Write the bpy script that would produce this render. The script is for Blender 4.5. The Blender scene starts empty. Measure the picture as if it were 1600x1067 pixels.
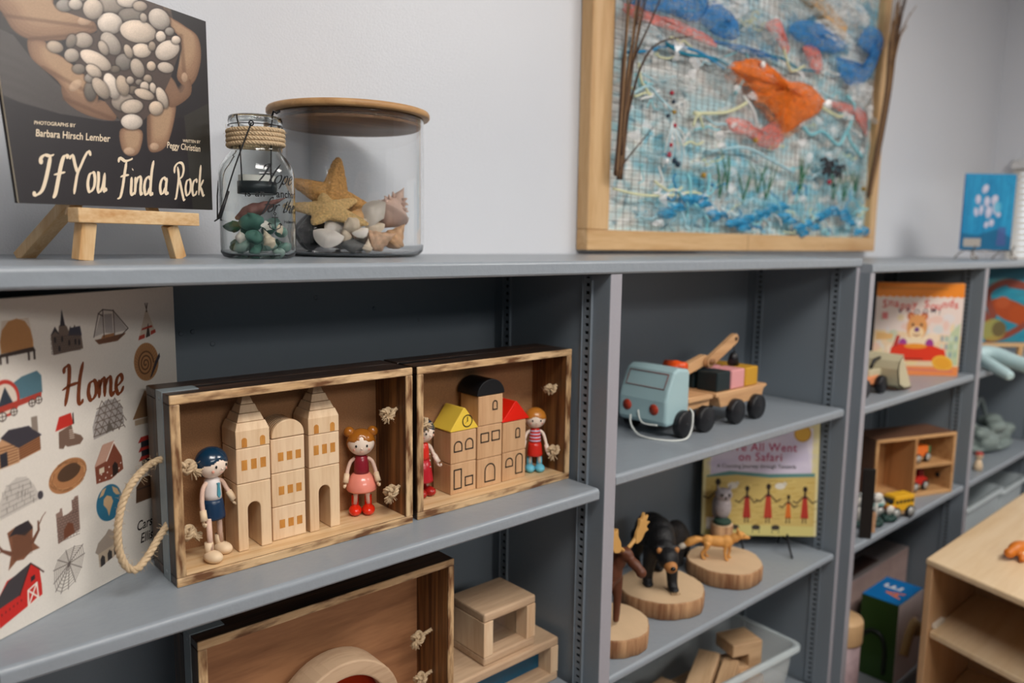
import bpy, bmesh, math, random
import numpy as np
from math import sin, cos, pi, radians, sqrt, atan2
from mathutils import Vector, Matrix, Euler
random.seed(7)
scn = bpy.context.scene
COL = scn.collection

# ------------------------------------------------------------------ camera
cam_data = bpy.data.cameras.new('camera')
cam = bpy.data.objects.new('camera', cam_data); COL.objects.link(cam)
yaw, pitch, roll = radians(41.8223), radians(7.463), radians(.8031)
Fv = Vector((sin(yaw)*cos(pitch), cos(yaw)*cos(pitch), -sin(pitch)))
Rv = Vector((cos(yaw), -sin(yaw), 0)); Uv = Rv.cross(Fv)
Xv = Rv*cos(roll) + Uv*sin(roll); Yv = -Rv*sin(roll) + Uv*cos(roll)
cam.matrix_world = Matrix(((Xv.x, Yv.x, -Fv.x, 0), (Xv.y, Yv.y, -Fv.y, -1), (Xv.z, Yv.z, -Fv.z, 1.2), (0, 0, 0, 1)))
cam_data.sensor_width = 36; cam_data.lens = 1200*36/1600
cam_data.clip_start = .05
cam_data.dof.use_dof = True; cam_data.dof.focus_distance = 1.24; cam_data.dof.aperture_fstop = 2.5
scn.camera = cam

# ------------------------------------------------------------------ world, lights, exposure
w = bpy.data.worlds.new('World'); scn.world = w; w.use_nodes = True
w.node_tree.nodes['Background'].inputs[0].default_value = (.72, .90, 1, 1)
w.node_tree.nodes['Background'].inputs[1].default_value = .09
scn.view_settings.view_transform = 'Standard'; scn.view_settings.look = 'None'
scn.view_settings.gamma = 1; scn.view_settings.use_curve_mapping = False
scn.view_settings.exposure = .42
def area(name, loc, target, sx, sy, power, color=(1, 1, 1)):
    l = bpy.data.lights.new(name, 'AREA'); l.shape = 'RECTANGLE'; l.size = sx; l.size_y = sy
    l.energy = power; l.color = color
    o = bpy.data.objects.new(name, l); COL.objects.link(o); o.location = loc
    o.rotation_euler = (Vector(target)-Vector(loc)).to_track_quat('-Z', 'Y').to_euler()
    return o
area('far_ceiling_light', (.6, -4.2, 2.66), (1, 0, .9), 2.6, .7, 32, (1, .97, .94))
area('near_ceiling_light', (.5, -1.55, 2.70), (.7, -1.2, 0), 1.5, .8, 34, (1, .975, .95))
area('right_ceiling_light', (2.9, -1.55, 2.70), (2.9, -1.2, 0), 1.5, .8, 34, (1, .975, .95))

# ------------------------------------------------------------------ helpers
def lin(c):
    if isinstance(c, str):
        c = [int(c[i:i+2], 16)/255 for i in (0, 2, 4)]
        c = [v/12.92 if v <= .04045 else ((v+.055)/1.055)**2.4 for v in c]
    return (c[0], c[1], c[2], 1)
def tag(o, label=None, cat=None, group=None, kind=None):
    if label: o['label'] = label
    if cat: o['category'] = cat
    if group: o['group'] = group
    if kind: o['kind'] = kind
    return o
def thing(name, loc, label, cat, group=None, rz=0):
    o = bpy.data.objects.new(name, None); COL.objects.link(o); o.location = loc; o.rotation_euler = (0, 0, rz)
    o.empty_display_size = .02
    return tag(o, label, cat, group)
def copy_tree(o, parent=None):
    c = o.copy(); COL.objects.link(c)
    c.parent = parent
    for ch in list(o.children): copy_tree(ch, c)
    return c
def nodes(m):
    m.use_nodes = True; nt = m.node_tree
    return nt, nt.nodes['Principled BSDF'], nt.nodes, nt.links
def mat(name, col, rough=.5, metal=0., bump=None, var=None, spec=.5, coat=0., trans=0., ior=1.45, emit=None, sheen=0, alpha=None):
    """plain painted / plastic / metal surface; bump=(scale,strength) var=(scale,amount)"""
    m = bpy.data.materials.new(name); nt, b, N, L = nodes(m)
    c = lin(col); b.inputs['Base Color'].default_value = c
    b.inputs['Roughness'].default_value = rough; b.inputs['Metallic'].default_value = metal
    b.inputs['Specular IOR Level'].default_value = spec; b.inputs['Coat Weight'].default_value = coat
    b.inputs['Transmission Weight'].default_value = trans; b.inputs['IOR'].default_value = ior
    if alpha is not None: b.inputs['Alpha'].default_value = alpha
    if emit:
        b.inputs['Emission Color'].default_value = lin(emit[0]); b.inputs['Emission Strength'].default_value = emit[1]
    tc = N.new('ShaderNodeTexCoord')
    if var is None: var = (9, .06)
    n = N.new('ShaderNodeTexNoise'); n.inputs['Scale'].default_value = var[0]; n.inputs['Detail'].default_value = 4
    L.new(tc.outputs['Object'], n.inputs['Vector'])
    r = N.new('ShaderNodeMapRange'); r.inputs[3].default_value = 1-var[1]; r.inputs[4].default_value = 1+var[1]
    L.new(n.outputs[0], r.inputs[0])
    h = N.new('ShaderNodeHueSaturation'); h.inputs['Color'].default_value = c
    L.new(r.outputs[0], h.inputs['Value']); L.new(h.outputs[0], b.inputs['Base Color'])
    if bump:
        n2 = N.new('ShaderNodeTexNoise'); n2.inputs['Scale'].default_value = bump[0]; n2.inputs['Detail'].default_value = 5
        L.new(tc.outputs['Object'], n2.inputs['Vector'])
        bp = N.new('ShaderNodeBump'); bp.inputs['Strength'].default_value = bump[1]; bp.inputs['Distance'].default_value = .002
        L.new(n2.outputs[0], bp.inputs['Height']); L.new(bp.outputs[0], b.inputs['Normal'])
    return m
def wood(name, light, dark, axis='x', scale=30, stretch=.08, lo=.35, hi=.7, rough=.55, rings=.0, burn=None, speck=0, bump=.15):
    """grain stretched along axis; burn=(colour, threshold, softness, scale)"""
    m = bpy.data.materials.new(name); nt, b, N, L = nodes(m)
    b.inputs['Roughness'].default_value = rough
    tc = N.new('ShaderNodeTexCoord'); mp = N.new('ShaderNodeMapping')
    s = [1, 1, 1]; s['xyz'.index(axis)] = stretch; mp.inputs['Scale'].default_value = s
    L.new(tc.outputs['Object'], mp.inputs['Vector'])
    n = N.new('ShaderNodeTexNoise'); n.inputs['Scale'].default_value = scale; n.inputs['Detail'].default_value = 7; n.inputs['Distortion'].default_value = .6
    L.new(mp.outputs[0], n.inputs['Vector'])
    n3 = N.new('ShaderNodeTexNoise'); n3.inputs['Scale'].default_value = scale*7; n3.inputs['Detail'].default_value = 3
    L.new(mp.outputs[0], n3.inputs['Vector'])
    mx = N.new('ShaderNodeMath'); mx.operation = 'MULTIPLY_ADD'; mx.inputs[1].default_value = .35; 
    L.new(n3.outputs[0], mx.inputs[0]); L.new(n.outputs[0], mx.inputs[2])
    r = N.new('ShaderNodeValToRGB'); r.color_ramp.elements[0].position = lo+.17; r.color_ramp.elements[0].color = lin(light)
    r.color_ramp.elements[1].position = hi+.17; r.color_ramp.elements[1].color = lin(dark)
    L.new(mx.outputs[0], r.inputs[0]); out = r.outputs[0]
    if burn:
        col, th, soft, sc = burn
        nb = N.new('ShaderNodeTexNoise'); nb.inputs['Scale'].default_value = sc; nb.inputs['Detail'].default_value = 6
        mb = N.new('ShaderNodeMapping'); s = [1, 1, 1]; s['xyz'.index(axis)] = stretch*2.4; mb.inputs['Scale'].default_value = s
        L.new(tc.outputs['Object'], mb.inputs['Vector']); L.new(mb.outputs[0], nb.inputs['Vector'])
        mr = N.new('ShaderNodeMapRange'); mr.inputs[1].default_value = th-soft; mr.inputs[2].default_value = th+soft
        L.new(nb.outputs[0], mr.inputs[0])
        mi = N.new('ShaderNodeMix'); mi.data_type = 'RGBA'; L.new(mr.outputs[0], mi.inputs[0]); L.new(out, mi.inputs[6]); mi.inputs[7].default_value = lin(col)
        out = mi.outputs[2]
    L.new(out, b.inputs['Base Color'])
    bp = N.new('ShaderNodeBump'); bp.inputs['Strength'].default_value = bump; bp.inputs['Distance'].default_value = .001
    L.new(n3.outputs[0], bp.inputs['Height']); L.new(bp.outputs[0], b.inputs['Normal'])
    return m
def glass(name, tint=(1, 1, 1), rough=0., ior=1.45):
    m = bpy.data.materials.new(name); nt, b, N, L = nodes(m)
    b.inputs['Base Color'].default_value = (*tint, 1); b.inputs['Roughness'].default_value = rough
    b.inputs['Transmission Weight'].default_value = 1; b.inputs['IOR'].default_value = ior
    return m
def vmat(name, rough=.45, coat=.0, spec=.5):
    m = bpy.data.materials.new(name); nt, b, N, L = nodes(m)
    a = N.new('ShaderNodeVertexColor'); a.layer_name = 'print'; L.new(a.outputs[0], b.inputs['Base Color'])
    b.inputs['Roughness'].default_value = rough; b.inputs['Coat Weight'].default_value = coat; b.inputs['Coat Roughness'].default_value = .25
    b.inputs['Specular IOR Level'].default_value = spec
    return m

def catmull(P, k=6, closed=False):
    P = [Vector(p) for p in P]; n = len(P); out = []
    rng = range(n) if closed else range(n-1)
    for i in rng:
        if closed: a, b, c, d = P[(i-1) % n], P[i], P[(i+1) % n], P[(i+2) % n]
        else: a, b, c, d = P[max(i-1, 0)], P[i], P[i+1], P[min(i+2, n-1)]
        for j in range(k):
            t = j/k
            out.append(.5*((2*b)+(c-a)*t+(2*a-5*b+4*c-d)*t*t+(3*b-a-3*c+d)*t**3))
    if not closed: out.append(P[-1])
    return out

class MB:
    def __init__(s, M=None): s.v = []; s.f = []; s.m = []; s.sm = []; s.M = M
    def add(s, V, F, mi=0, smooth=False):
        o = len(s.v)
        for p in V:
            p = Vector(p); s.v.append(s.M @ p if s.M else p)
        for f in F: s.f.append([i+o for i in f]); s.m.append(mi); s.sm.append(smooth)
    def box(s, x0, x1, y0, y1, z0, z1, mi=0):
        V = [(x, y, z) for x in (x0, x1) for y in (y0, y1) for z in (z0, z1)]
        s.add(V, [(0, 1, 3, 2), (4, 6, 7, 5), (0, 4, 5, 1), (2, 3, 7, 6), (0, 2, 6, 4), (1, 5, 7, 3)], mi)
        return s
    def loft(s, rings, mi=0, smooth=True, cap0=True, cap1=True, closed=True):
        n = len(rings[0]); V = [p for r in rings for p in r]; F = []
        for i in range(len(rings)-1):
            for j in range(n if closed else n-1):
                a = i*n+j; b = i*n+(j+1) % n; F.append((a, b, b+n, a+n))
        if cap0: F.append(tuple(range(n))[::-1])
        if cap1: F.append(tuple(range((len(rings)-1)*n, len(rings)*n)))
        s.add(V, F, mi, smooth); return s
    def lathe(s, prof, c=(0, 0, 0), n=32, mi=0, smooth=True, ax=None, caps=True):
        c = Vector(c); Q = Vector((0, 0, 1)).rotation_difference(Vector(ax)).to_matrix() if ax else Matrix.Identity(3)
        rings = [[c+Q @ Vector((max(r, 1e-5)*cos(2*pi*j/n), max(r, 1e-5)*sin(2*pi*j/n), z)) for j in range(n)] for r, z in prof]
        return s.loft(rings, mi, smooth, caps, caps)
    def cyl(s, a, b, r, r2=None, n=20, mi=0, smooth=True):
        a = Vector(a); b = Vector(b); d = b-a
        return s.lathe([(r, 0), (r if r2 is None else r2, d.length)], a, n, mi, smooth, d)
    def tube(s, P, r, n=8, mi=0, closed=False, k=0):
        if k: P = catmull(P, k, closed)
        P = [Vector(p) for p in P]; N = len(P); rings = []
        if isinstance(r, (list, tuple)) and len(r) != N: r = list(np.interp(np.linspace(0, 1, N), np.linspace(0, 1, len(r)), r))
        up = Vector((.13, .21, 1)).normalized()
        for i, p in enumerate(P):
            t = (P[(i+1) % N]-P[i-1]) if closed else (P[min(i+1, N-1)]-P[max(i-1, 0)])
            if t.length < 1e-9: t = Vector((0, 0, 1))
            t.normalize(); up = up-t*up.dot(t)
            if up.length < 1e-6: up = t.orthogonal()
            up.normalize(); sd = t.cross(up)
            rr = r[i] if isinstance(r, (list, tuple)) else r
            rings.append([p+up*rr*cos(2*pi*j/n)+sd*rr*sin(2*pi*j/n) for j in range(n)])
        if closed: rings.append(rings[0])
        return s.loft(rings, mi, True, not closed, not closed)
    def ell(s, c, r, rot=None, n=16, mi=0):
        c = Vector(c); r = (r, r, r) if isinstance(r, (int, float)) else r
        Q = Euler(rot).to_matrix() if rot else Matrix.Identity(3); m = max(n//2, 6)
        rings = [[c+Q @ Vector((r[0]*max(sin(pi*i/m), 1e-3)*cos(2*pi*j/n), r[1]*max(sin(pi*i/m), 1e-3)*sin(2*pi*j/n), -r[2]*cos(pi*i/m))) for j in range(n)] for i in range(m+1)]
        return s.loft(rings, mi)
    def prism(s, poly, plane, a, b, mi=0, smooth=False):
        """poly of 2-D points; plane 'xz' extrudes along y from a to b, 'xy' along z, 'yz' along x"""
        def P(u, v, w): return {'xz': (u, w, v), 'xy': (u, v, w), 'yz': (w, u, v)}[plane]
        n = len(poly); V = [P(u, v, a) for u, v in poly]+[P(u, v, b) for u, v in poly]
        F = [(i, (i+1) % n, (i+1) % n+n, i+n) for i in range(n)]
        s.add(V, F, mi, smooth); s.add(V, [tuple(range(n))[::-1], tuple(range(n, 2*n))], mi, False); return s
    def build(s, name, mats, parent=None, bevel=0, seg=2, sub=0, remesh=0, label=None, smooth=None, loc=None, shade=True):
        me = bpy.data.meshes.new(name); me.from_pydata([tuple(v) for v in s.v], [], s.f)
        for m in (mats if isinstance(mats, (list, tuple)) else [mats]): me.materials.append(m)
        me.polygons.foreach_set('material_index', s.m); me.polygons.foreach_set('use_smooth', s.sm); me.update()
        bm = bmesh.new(); bm.from_mesh(me); bmesh.ops.remove_doubles(bm, verts=bm.verts, dist=1e-6)
        bmesh.ops.recalc_face_normals(bm, faces=bm.faces); bm.to_mesh(me); bm.free()
        o = bpy.data.objects.new(name, me); COL.objects.link(o); o.parent = parent
        if loc: o.location = loc
        if remesh:
            md = o.modifiers.new('r', 'REMESH'); md.mode = 'VOXEL'; md.voxel_size = remesh; md.use_smooth_shade = True
            md = o.modifiers.new('s', 'SMOOTH'); md.iterations = 6; md.factor = .5
        if bevel:
            md = o.modifiers.new('b', 'BEVEL'); md.width = bevel; md.segments = seg; md.limit_method = 'ANGLE'; md.angle_limit = radians(40)
        if sub:
            md = o.modifiers.new('u', 'SUBSURF'); md.levels = sub; md.render_levels = sub
        if label: o['label'] = label
        return o

def rope_mesh(mb, P, R, strands=3, pitch=None, mi=0, closed=False, k=6):
    """twisted strands round a path"""
    C = catmull(P, k, closed); pitch = pitch or R*5
    L = [0]
    for a, b in zip(C, C[1:]): L.append(L[-1]+(b-a).length)
    step = R*.45; n = max(int(L[-1]/step), 4); pts = []
    j = 0
    for i in range(n+1):
        d = L[-1]*i/n
        while j < len(L)-2 and L[j+1] < d: j += 1
        t = (d-L[j])/max(L[j+1]-L[j], 1e-9); pts.append((C[j].lerp(C[j+1], t), d))
    up = Vector((.3, .2, 1)); fr = []
    for i, (p, d) in enumerate(pts):
        t = pts[min(i+1, n)][0]-pts[max(i-1, 0)][0]
        if t.length < 1e-9: t = Vector((0, 0, 1))
        t.normalize(); up = up-t*up.dot(t)
        if up.length < 1e-5: up = t.orthogonal()
        up.normalize(); fr.append((p, up.copy(), t.cross(up), d))
    for s in range(strands):
        ph = 2*pi*s/strands
        mb.tube([p+(u*cos(ph+2*pi*d/pitch)+v*sin(ph+2*pi*d/pitch))*R*.5 for p, u, v, d in fr], R*.56, 7, mi)
    return fr
def fuzz(mb, fr, R, n, length, mi=0):
    for _ in range(n):
        p, u, v, d = random.choice(fr); a = random.uniform(0, 2*pi); o = u*cos(a)+v*sin(a)
        q = p+o*R; e = q+o*length*random.uniform(.2, .8)+Vector([random.gauss(0, length*.5) for _ in range(3)])
        m = (q+e)/2+Vector([random.gauss(0, length*.15) for _ in range(3)])
        mb.tube([q, m, e], .00022, 3, mi)

def text_tris(body, size=1, shear=0, align='LEFT', space=1):
    """triangles of a line of the built-in font, as flat mesh data"""
    cu = bpy.data.curves.new('t', 'FONT'); cu.body = body; cu.size = size; cu.shear = shear; cu.align_x = align; cu.resolution_u = 3; cu.offset = .012*size; cu.space_character = space
    o = bpy.data.objects.new('t', cu); COL.objects.link(o)
    dg = bpy.context.evaluated_depsgraph_get(); me = bpy.data.meshes.new_from_object(o.evaluated_get(dg))
    V = [tuple(v.co) for v in me.vertices]; F = [tuple(p.vertices) for p in me.polygons]
    bpy.data.objects.remove(o); bpy.data.curves.remove(cu); bpy.data.meshes.remove(me)
    return V, F

# stroke alphabet: each glyph = (advance, [polyline, ...]) in units of cap height
GL = {
 'I': (.50, [[(.56, 1.0), (.42, .96), (.22, .98), (.1, .88), (.14, .74)], [(.44, .97), (.38, .6), (.3, .25), (.2, .04), (.02, -.06), (-.1, .02)]]),
 'f': (.4, [[(.58, .9), (.5, .97), (.4, .92), (.33, .7), (.26, .3), (.2, -.02), (.12, -.14)], [(.1, .46), (.3, .5), (.5, .53)]]),
 'Y': (.82, [[(-.1, .86), (.0, .95), (.1, .9), (.2, .7), (.34, .5)], [(.98, .96), (.84, 1.06), (.68, .94), (.5, .7), (.34, .48), (.26, .2), (.2, -.06)]]),
 'o': (.46, [[(.26, .5), (.12, .44), (.05, .22), (.12, .03), (.24, .02), (.37, .14), (.4, .34), (.34, .48), (.24, .5)]]),
 'u': (.5, [[(.08, .46), (.1, .5), (.12, .3), (.1, .1), (.16, .0), (.26, .04), (.36, .2), (.42, .5)], [(.42, .5), (.4, .2), (.42, .03), (.5, .04), (.54, .1)]]),
 'F': (.66, [[(.02, .92), (.08, 1.04), (.2, 1.02), (.4, .96), (.66, 1.0), (.78, 1.04)], [(.46, .96), (.38, .6), (.3, .2), (.2, -.06), (.04, -.12)], [(.16, .5), (.36, .54), (.62, .56)]]),
 'i': (.24, [[(.1, .5), (.1, .3), (.1, .06), (.18, .0), (.26, .06)], [(.13, .7), (.15, .73)]]),
 'n': (.5, [[(.06, .5), (.08, .3), (.06, .0)], [(.07, .26), (.18, .46), (.3, .5), (.36, .4), (.35, .15), (.4, .01), (.48, .06)]]),
 'd': (.5, [[(.38, .42), (.24, .5), (.1, .4), (.05, .2), (.12, .02), (.24, .04), (.36, .22)], [(.5, .98), (.42, .7), (.38, .3), (.38, .05), (.46, .0), (.52, .06)]]),
 'a': (.5, [[(.38, .42), (.24, .5), (.1, .4), (.05, .2), (.12, .02), (.24, .04), (.36, .22)], [(.42, .5), (.38, .3), (.38, .05), (.46, .0), (.52, .06)]]),
 'R': (.74, [[(.2, .92), (.3, .6), (.24, .2), (.16, -.08), (.06, -.12)], [(.0, .7), (.02, .9), (.24, 1.04), (.5, 1.02), (.62, .84), (.54, .62), (.34, .52), (.26, .54)], [(.34, .52), (.46, .3), (.6, .02), (.7, -.14), (.8, -.12)]]),
 'c': (.42, [[(.36, .4), (.28, .5), (.12, .42), (.05, .2), (.12, .02), (.26, .02), (.38, .14)]]),
 'k': (.48, [[(.16, .98), (.12, .6), (.08, .0)], [(.38, .5), (.24, .36), (.1, .22)], [(.14, .26), (.26, .16), (.38, .0), (.48, .02)]]),
 'H': (.95, [[(.0, .84), (.06, .98), (.22, 1.0), (.22, .7), (.14, .35), (.02, .0)], [(.82, 1.06), (.68, .7), (.6, .35), (.58, .05), (.68, -.02), (.78, .08)], [(-.08, .42), (.2, .5), (.62, .54)]]),
 'm': (.78, [[(.06, .5), (.08, .3), (.05, .0)], [(.07, .26), (.18, .46), (.28, .5), (.32, .36), (.3, .0)], [(.32, .26), (.44, .46), (.56, .5), (.6, .36), (.58, .1), (.66, .0), (.76, .1)]]),
 'e': (.44, [[(.06, .22), (.2, .26), (.34, .36), (.32, .48), (.2, .5), (.08, .36), (.06, .14), (.16, .0), (.3, .04), (.42, .18)]]),
 'p': (.5, [[(.14, .5), (.1, .2), (.02, -.3)], [(.12, .3), (.24, .48), (.36, .46), (.4, .28), (.32, .06), (.2, .0), (.1, .1)]]),
 'r': (.36, [[(.06, .5), (.08, .3), (.06, .0)], [(.08, .26), (.18, .46), (.3, .5), (.36, .44)]]),
 't': (.32, [[(.2, .8), (.14, .4), (.12, .06), (.2, .0), (.3, .08)], [(.0, .52), (.16, .54), (.34, .56)]]),
 'h': (.5, [[(.22, .98), (.12, .6), (.04, .0)], [(.08, .24), (.2, .46), (.32, .48), (.34, .3), (.32, .06), (.4, .0), (.48, .08)]]),
 's': (.36, [[(.3, .44), (.2, .52), (.12, .42), (.2, .28), (.28, .14), (.2, .0), (.06, .04)]]),
 'l': (.24, [[(.2, .98), (.12, .6), (.08, .1), (.14, .0), (.24, .08)]]),
 ' ': (.3, []),
}
def script_text(mb, word, size, origin, U, V, nib=.09, nibang=40, slant=.0, thin=.32, track=1.0, mi=0, base=None):
    """ribbon lettering in the plane of U (right) and V (up)"""
    x = 0; O = Vector(origin); U = Vector(U); V = Vector(V); W = U.cross(V)*.0000
    for ch in word:
        adv, strokes = GL[ch]
        for st in strokes:
            P = catmull([Vector((a+slant*b, b, 0)) for a, b in st], 5)
            Lp = []; Rp = []; n = len(P)
            for i, p in enumerate(P):
                t = P[min(i+1, n-1)]-P[max(i-1, 0)]; ang = atan2(t.y, t.x)
                wd = nib*(thin+(1-thin)*abs(sin(ang-radians(nibang-90)+pi/2-0)))*.5 if False else nib*.5*(thin+(1-thin)*abs(sin(ang-radians(nibang))))
                e = min(1, .35+min(i, n-1-i)*.3); wd *= e
                nrm = Vector((-sin(ang), cos(ang), 0))*wd; Lp.append(p+nrm); Rp.append(p-nrm)
            yb = base(x) if base else 0
            ring = [O+(U*(q.x+x)+V*(q.y+yb))*size for q in Lp]+[O+(U*(q.x+x)+V*(q.y+yb))*size for q in Rp]
            mb.add(ring, [(i, i+1, n+i+1, n+i) for i in range(n-1)], mi)
        x += adv*track
    return x*size
# ------------------------------------------------------------------ materials of the place
M = {}
M['wall'] = mat('wall_paint', 'dadde3', .3, bump=(260, .35), var=(3, .02))
M['paint'] = mat('grey_shelf_paint', '8d959d', .33, bump=(55, .55), var=(5, .05))
M['paint2'] = mat('grey_shelf_paint_smooth', '78828b', .36, bump=(90, .25), var=(5, .04))
M['stile'] = mat('shelf_edge_paint', '9f9ea6', .42, bump=(60, .3), var=(6, .04))
M['hole'] = mat('slot_shadow', '08090a', .9)
M['floor'] = mat('floor_vinyl', '9c8578', .5, bump=(40, .1), var=(12, .1))
M['ceiling'] = mat('ceiling_tile', 'd8d8d6', .8, bump=(120, .4))
M['lampwhite'] = mat('lamp_diffuser', 'ffffff', .5, emit=('fff4e6', 4.))
M['trimwhite'] = mat('window_trim_white', 'dcdcdc', .5)
M['screw'] = mat('screw_head', '3a4048', .4, .6)

def structure(o): o['kind'] = 'structure'; return o
# ------------------------------------------------------------------ room
FZ = -.44
structure(MB().box(-3, 5.62, .57, .69, FZ, 2.75).build('wall_back', M['wall']))
wr = MB()
WX = 5.2; wy0, wy1, wz0, wz1 = -1.65, .47, .98, 1.70
wr.box(WX, WX+.12, -5, wy0, FZ, 2.75); wr.box(WX, WX+.12, wy1, .57, FZ, 2.75)
wr.box(WX, WX+.12, wy0, wy1, FZ, wz0); wr.box(WX, WX+.12, wy0, wy1, wz1, 2.75)
structure(wr.build('wall_right', M['wall']))
structure(MB().box(-3, 5.62, -5, .69, FZ-.06, FZ).build('floor', M['floor']))
structure(MB().box(-3, 5.62, -5, .69, 2.75, 2.82).build('ceiling', M['ceiling']))
# window with a lit pane and horizontal blind
wn = MB(); 
for a in ((wy0, wy0+.05), (wy1-.05, wy1)): wn.box(WX-.015, WX+.08, a[0], a[1], wz0, wz1)
for a in ((wz0, wz0+.05), (wz1-.05, wz1)): wn.box(WX-.015, WX+.08, wy0, wy1, a[0], a[1])
wo = structure(wn.build('window_1', M['trimwhite'], bevel=.004))
daylight = mat('daylit_pane', 'ffffff', .3, emit=('e9f2ff', 1.1))
MB().box(WX+.085, WX+.09, wy0, wy1, wz0, wz1).build('pane', daylight, wo)
bl = MB()
k = 0; z = wz1-.06
while z > wz0+.05:
    bl.add([(WX-.046, wy0+.02, z-.016), (WX-.018, wy0+.02, z+.013), (WX-.018, wy1-.02, z+.013), (WX-.046, wy1-.02, z-.016)], [(0, 1, 2, 3)]); z -= .033
b_o = thing('window_blind', (0, 0, 0), 'white horizontal slat blind on the bright window at the far right', 'window blind')
o = bl.build('slats', mat('blind_slat', 'e6e2da', .5), b_o); md = o.modifiers.new('s', 'SOLIDIFY'); md.thickness = .0012
MB().box(WX-.06, WX-.01, wy0+.01, wy1-.01, wz1-.05, wz1-.01).build('head_rail', M['trimwhite'], b_o)
MB().box(WX-.055, WX-.018, wy0+.02, wy1-.02, wz0+.02, wz0+.035).build('bottom_rail', M['trimwhite'], b_o)
# ceiling lamps (the area lights hang just under them)
def ceiling_lamp(x, y, sx, sy, label):
    t = thing('ceiling_light', (x, y, 2.745), label, 'ceiling light', 'ceiling light panels')
    f = MB()
    for a in ((-sx, -sx+.03), (sx-.03, sx)): f.box(a[0], a[1], -sy, sy, -.03, 0)
    for a in ((-sy, -sy+.03), (sy-.03, sy)): f.box(-sx, sx, a[0], a[1], -.03, 0)
    f.build('frame', M['trimwhite'], t)
    MB().box(-sx+.03, sx-.03, -sy+.03, sy-.03, -.02, -.012).build('diffuser', M['lampwhite'], t)
ceiling_lamp(.6, -4.2, 1.3, .35, 'long lit ceiling panel at the far side of the room')
ceiling_lamp(.5, -1.55, .75, .4, 'lit ceiling panel above the near bookcase')
ceiling_lamp(2.9, -1.55, .75, .4, 'lit ceiling panel above the right bookcase')

# ------------------------------------------------------------------ bookcases
def standard(x, side, y, z0, z1, parent):
    """slotted metal shelf strip; side=-1: on a wall whose face looks to -x"""
    mb = MB(); w_ = .0115; t = .0035; x1 = x+side*t
    a, b = sorted((x, x1)); p = .0163; hh = .0068
    mb.box(a, b, y-w_, y-.0052, z0, z1); mb.box(a, b, y+.0052, y+w_, z0, z1)
    z = z0
    while z < z1-p:
        mb.box(a, b, y-.0052, y+.0052, z, z+p-hh); z += p
    for e in (-1, 1): mb.box(*(sorted((x, x+side*(t+.003)))), *(sorted((y+e*w_, y+e*(w_+.0015)))), z0, z1)
    o = mb.build('shelf_standard', M['paint2'], parent)
    MB().box(*(sorted((x+side*.0003, x+side*.0008))), y-.0050, y+.0050, z0, z1-.004).build('slot_shade_strip', M['hole'], o)  # black strip that paints in the shade inside the slots
def bull(x0, x1, y0, y1, zb, zt, r=.008):
    """board whose front edge is rounded"""
    h = zt-zb; poly = [(y1, zb), (y1, zt)]
    for k in range(7):
        a = pi/2+pi/2*k/6; poly.append((y0+r+r*cos(a), zt-r+r*sin(a)))
    poly += [(y0, zb+.004), (y0+.002, zb+.001), (y0+.005, zb)]
    return MB().prism(poly, 'yz', x0, x1)
def bookcase(label, xs, y0, top, tz, th, shelves, depth, yb, xl, xr):
    t = thing('bookcase', (0, 0, 0), label, 'bookcase', 'grey painted bookcases along the wall')
    for i, (a, b) in enumerate(xs):
        MB().box(a, b, y0+.001, yb, FZ, tz).build('side_panel' if i in (0, len(xs)-1) else 'divider', M['paint2'], t, bevel=.0015)
        MB().box(a+.0005, b-.0005, y0, y0+.0035, FZ, tz-.0005).build('face_strip', M['stile'], t, bevel=.001)
    bull(xl, xr, y0-.004, .569, tz, tz+th, .007).build('top_board', M['paint'], t)
    MB().box(xs[0][0], xs[-1][1], yb-.001, yb+.012, FZ, tz).build('back_panel', M['paint2'], t)
    MB().box(xs[0][0], xs[-1][1], y0+.02, y0+.035, FZ, -.36).build('toe_kick', M['paint2'], t)
    for i, zs in enumerate(shelves):
        a, b = xs[i][1], xs[i+1][0]
        for (zb, zt) in zs:
            bull(a+.004, b-.012, y0+.003, yb-.002, zb, zt, .008).build('shelf', M['paint'], t)
        for yy in (y0+.058, yb-.045):
            standard(a, 1, yy, -.17, tz-.004, t); standard(b, -1, yy, -.17, tz-.004, t)
    return t
bc1 = bookcase('grey painted bookcase nearest the camera with crates of toys on its shelves',
         [(.077, .111), (1.1538, 1.1886), (2.2311, 2.2535)], 0, 0, 1.1382, .0265,
         [[(.6782, .7029), (.2205, .2452), (-.2, -.178)], [(.6968, .7212), (.2527, .2712), (-.2, -.178)]], .35, .35, .06, 2.2535)
bc2 = bookcase('grey painted bookcase farther right standing slightly forward, books and toy cars inside',
         [(2.2555, 2.285), (3.24, 3.278), (4.25, 4.288)], -.03, 0, 1.1225, .0255,
         [[(.698, .722), (.262, .285), (-.36, -.338)], [(.698, .722), (.262, .285), (-.36, -.338)]], .35, .34, 2.2555, 4.31)
for x, z in ((.447, 1.035), (.467, 1.037), (.5, 1.013), (.70, 1.087), (.83, 1.06), (.94, 1.03)):
    MB().lathe([(.0045, 0), (.0045, .0008), (.003, .0018), (.001, .001)], (x, .349, z), 12, ax=(0, -1, 0)).build('screw_head', M['paint2'], bc1)
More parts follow.
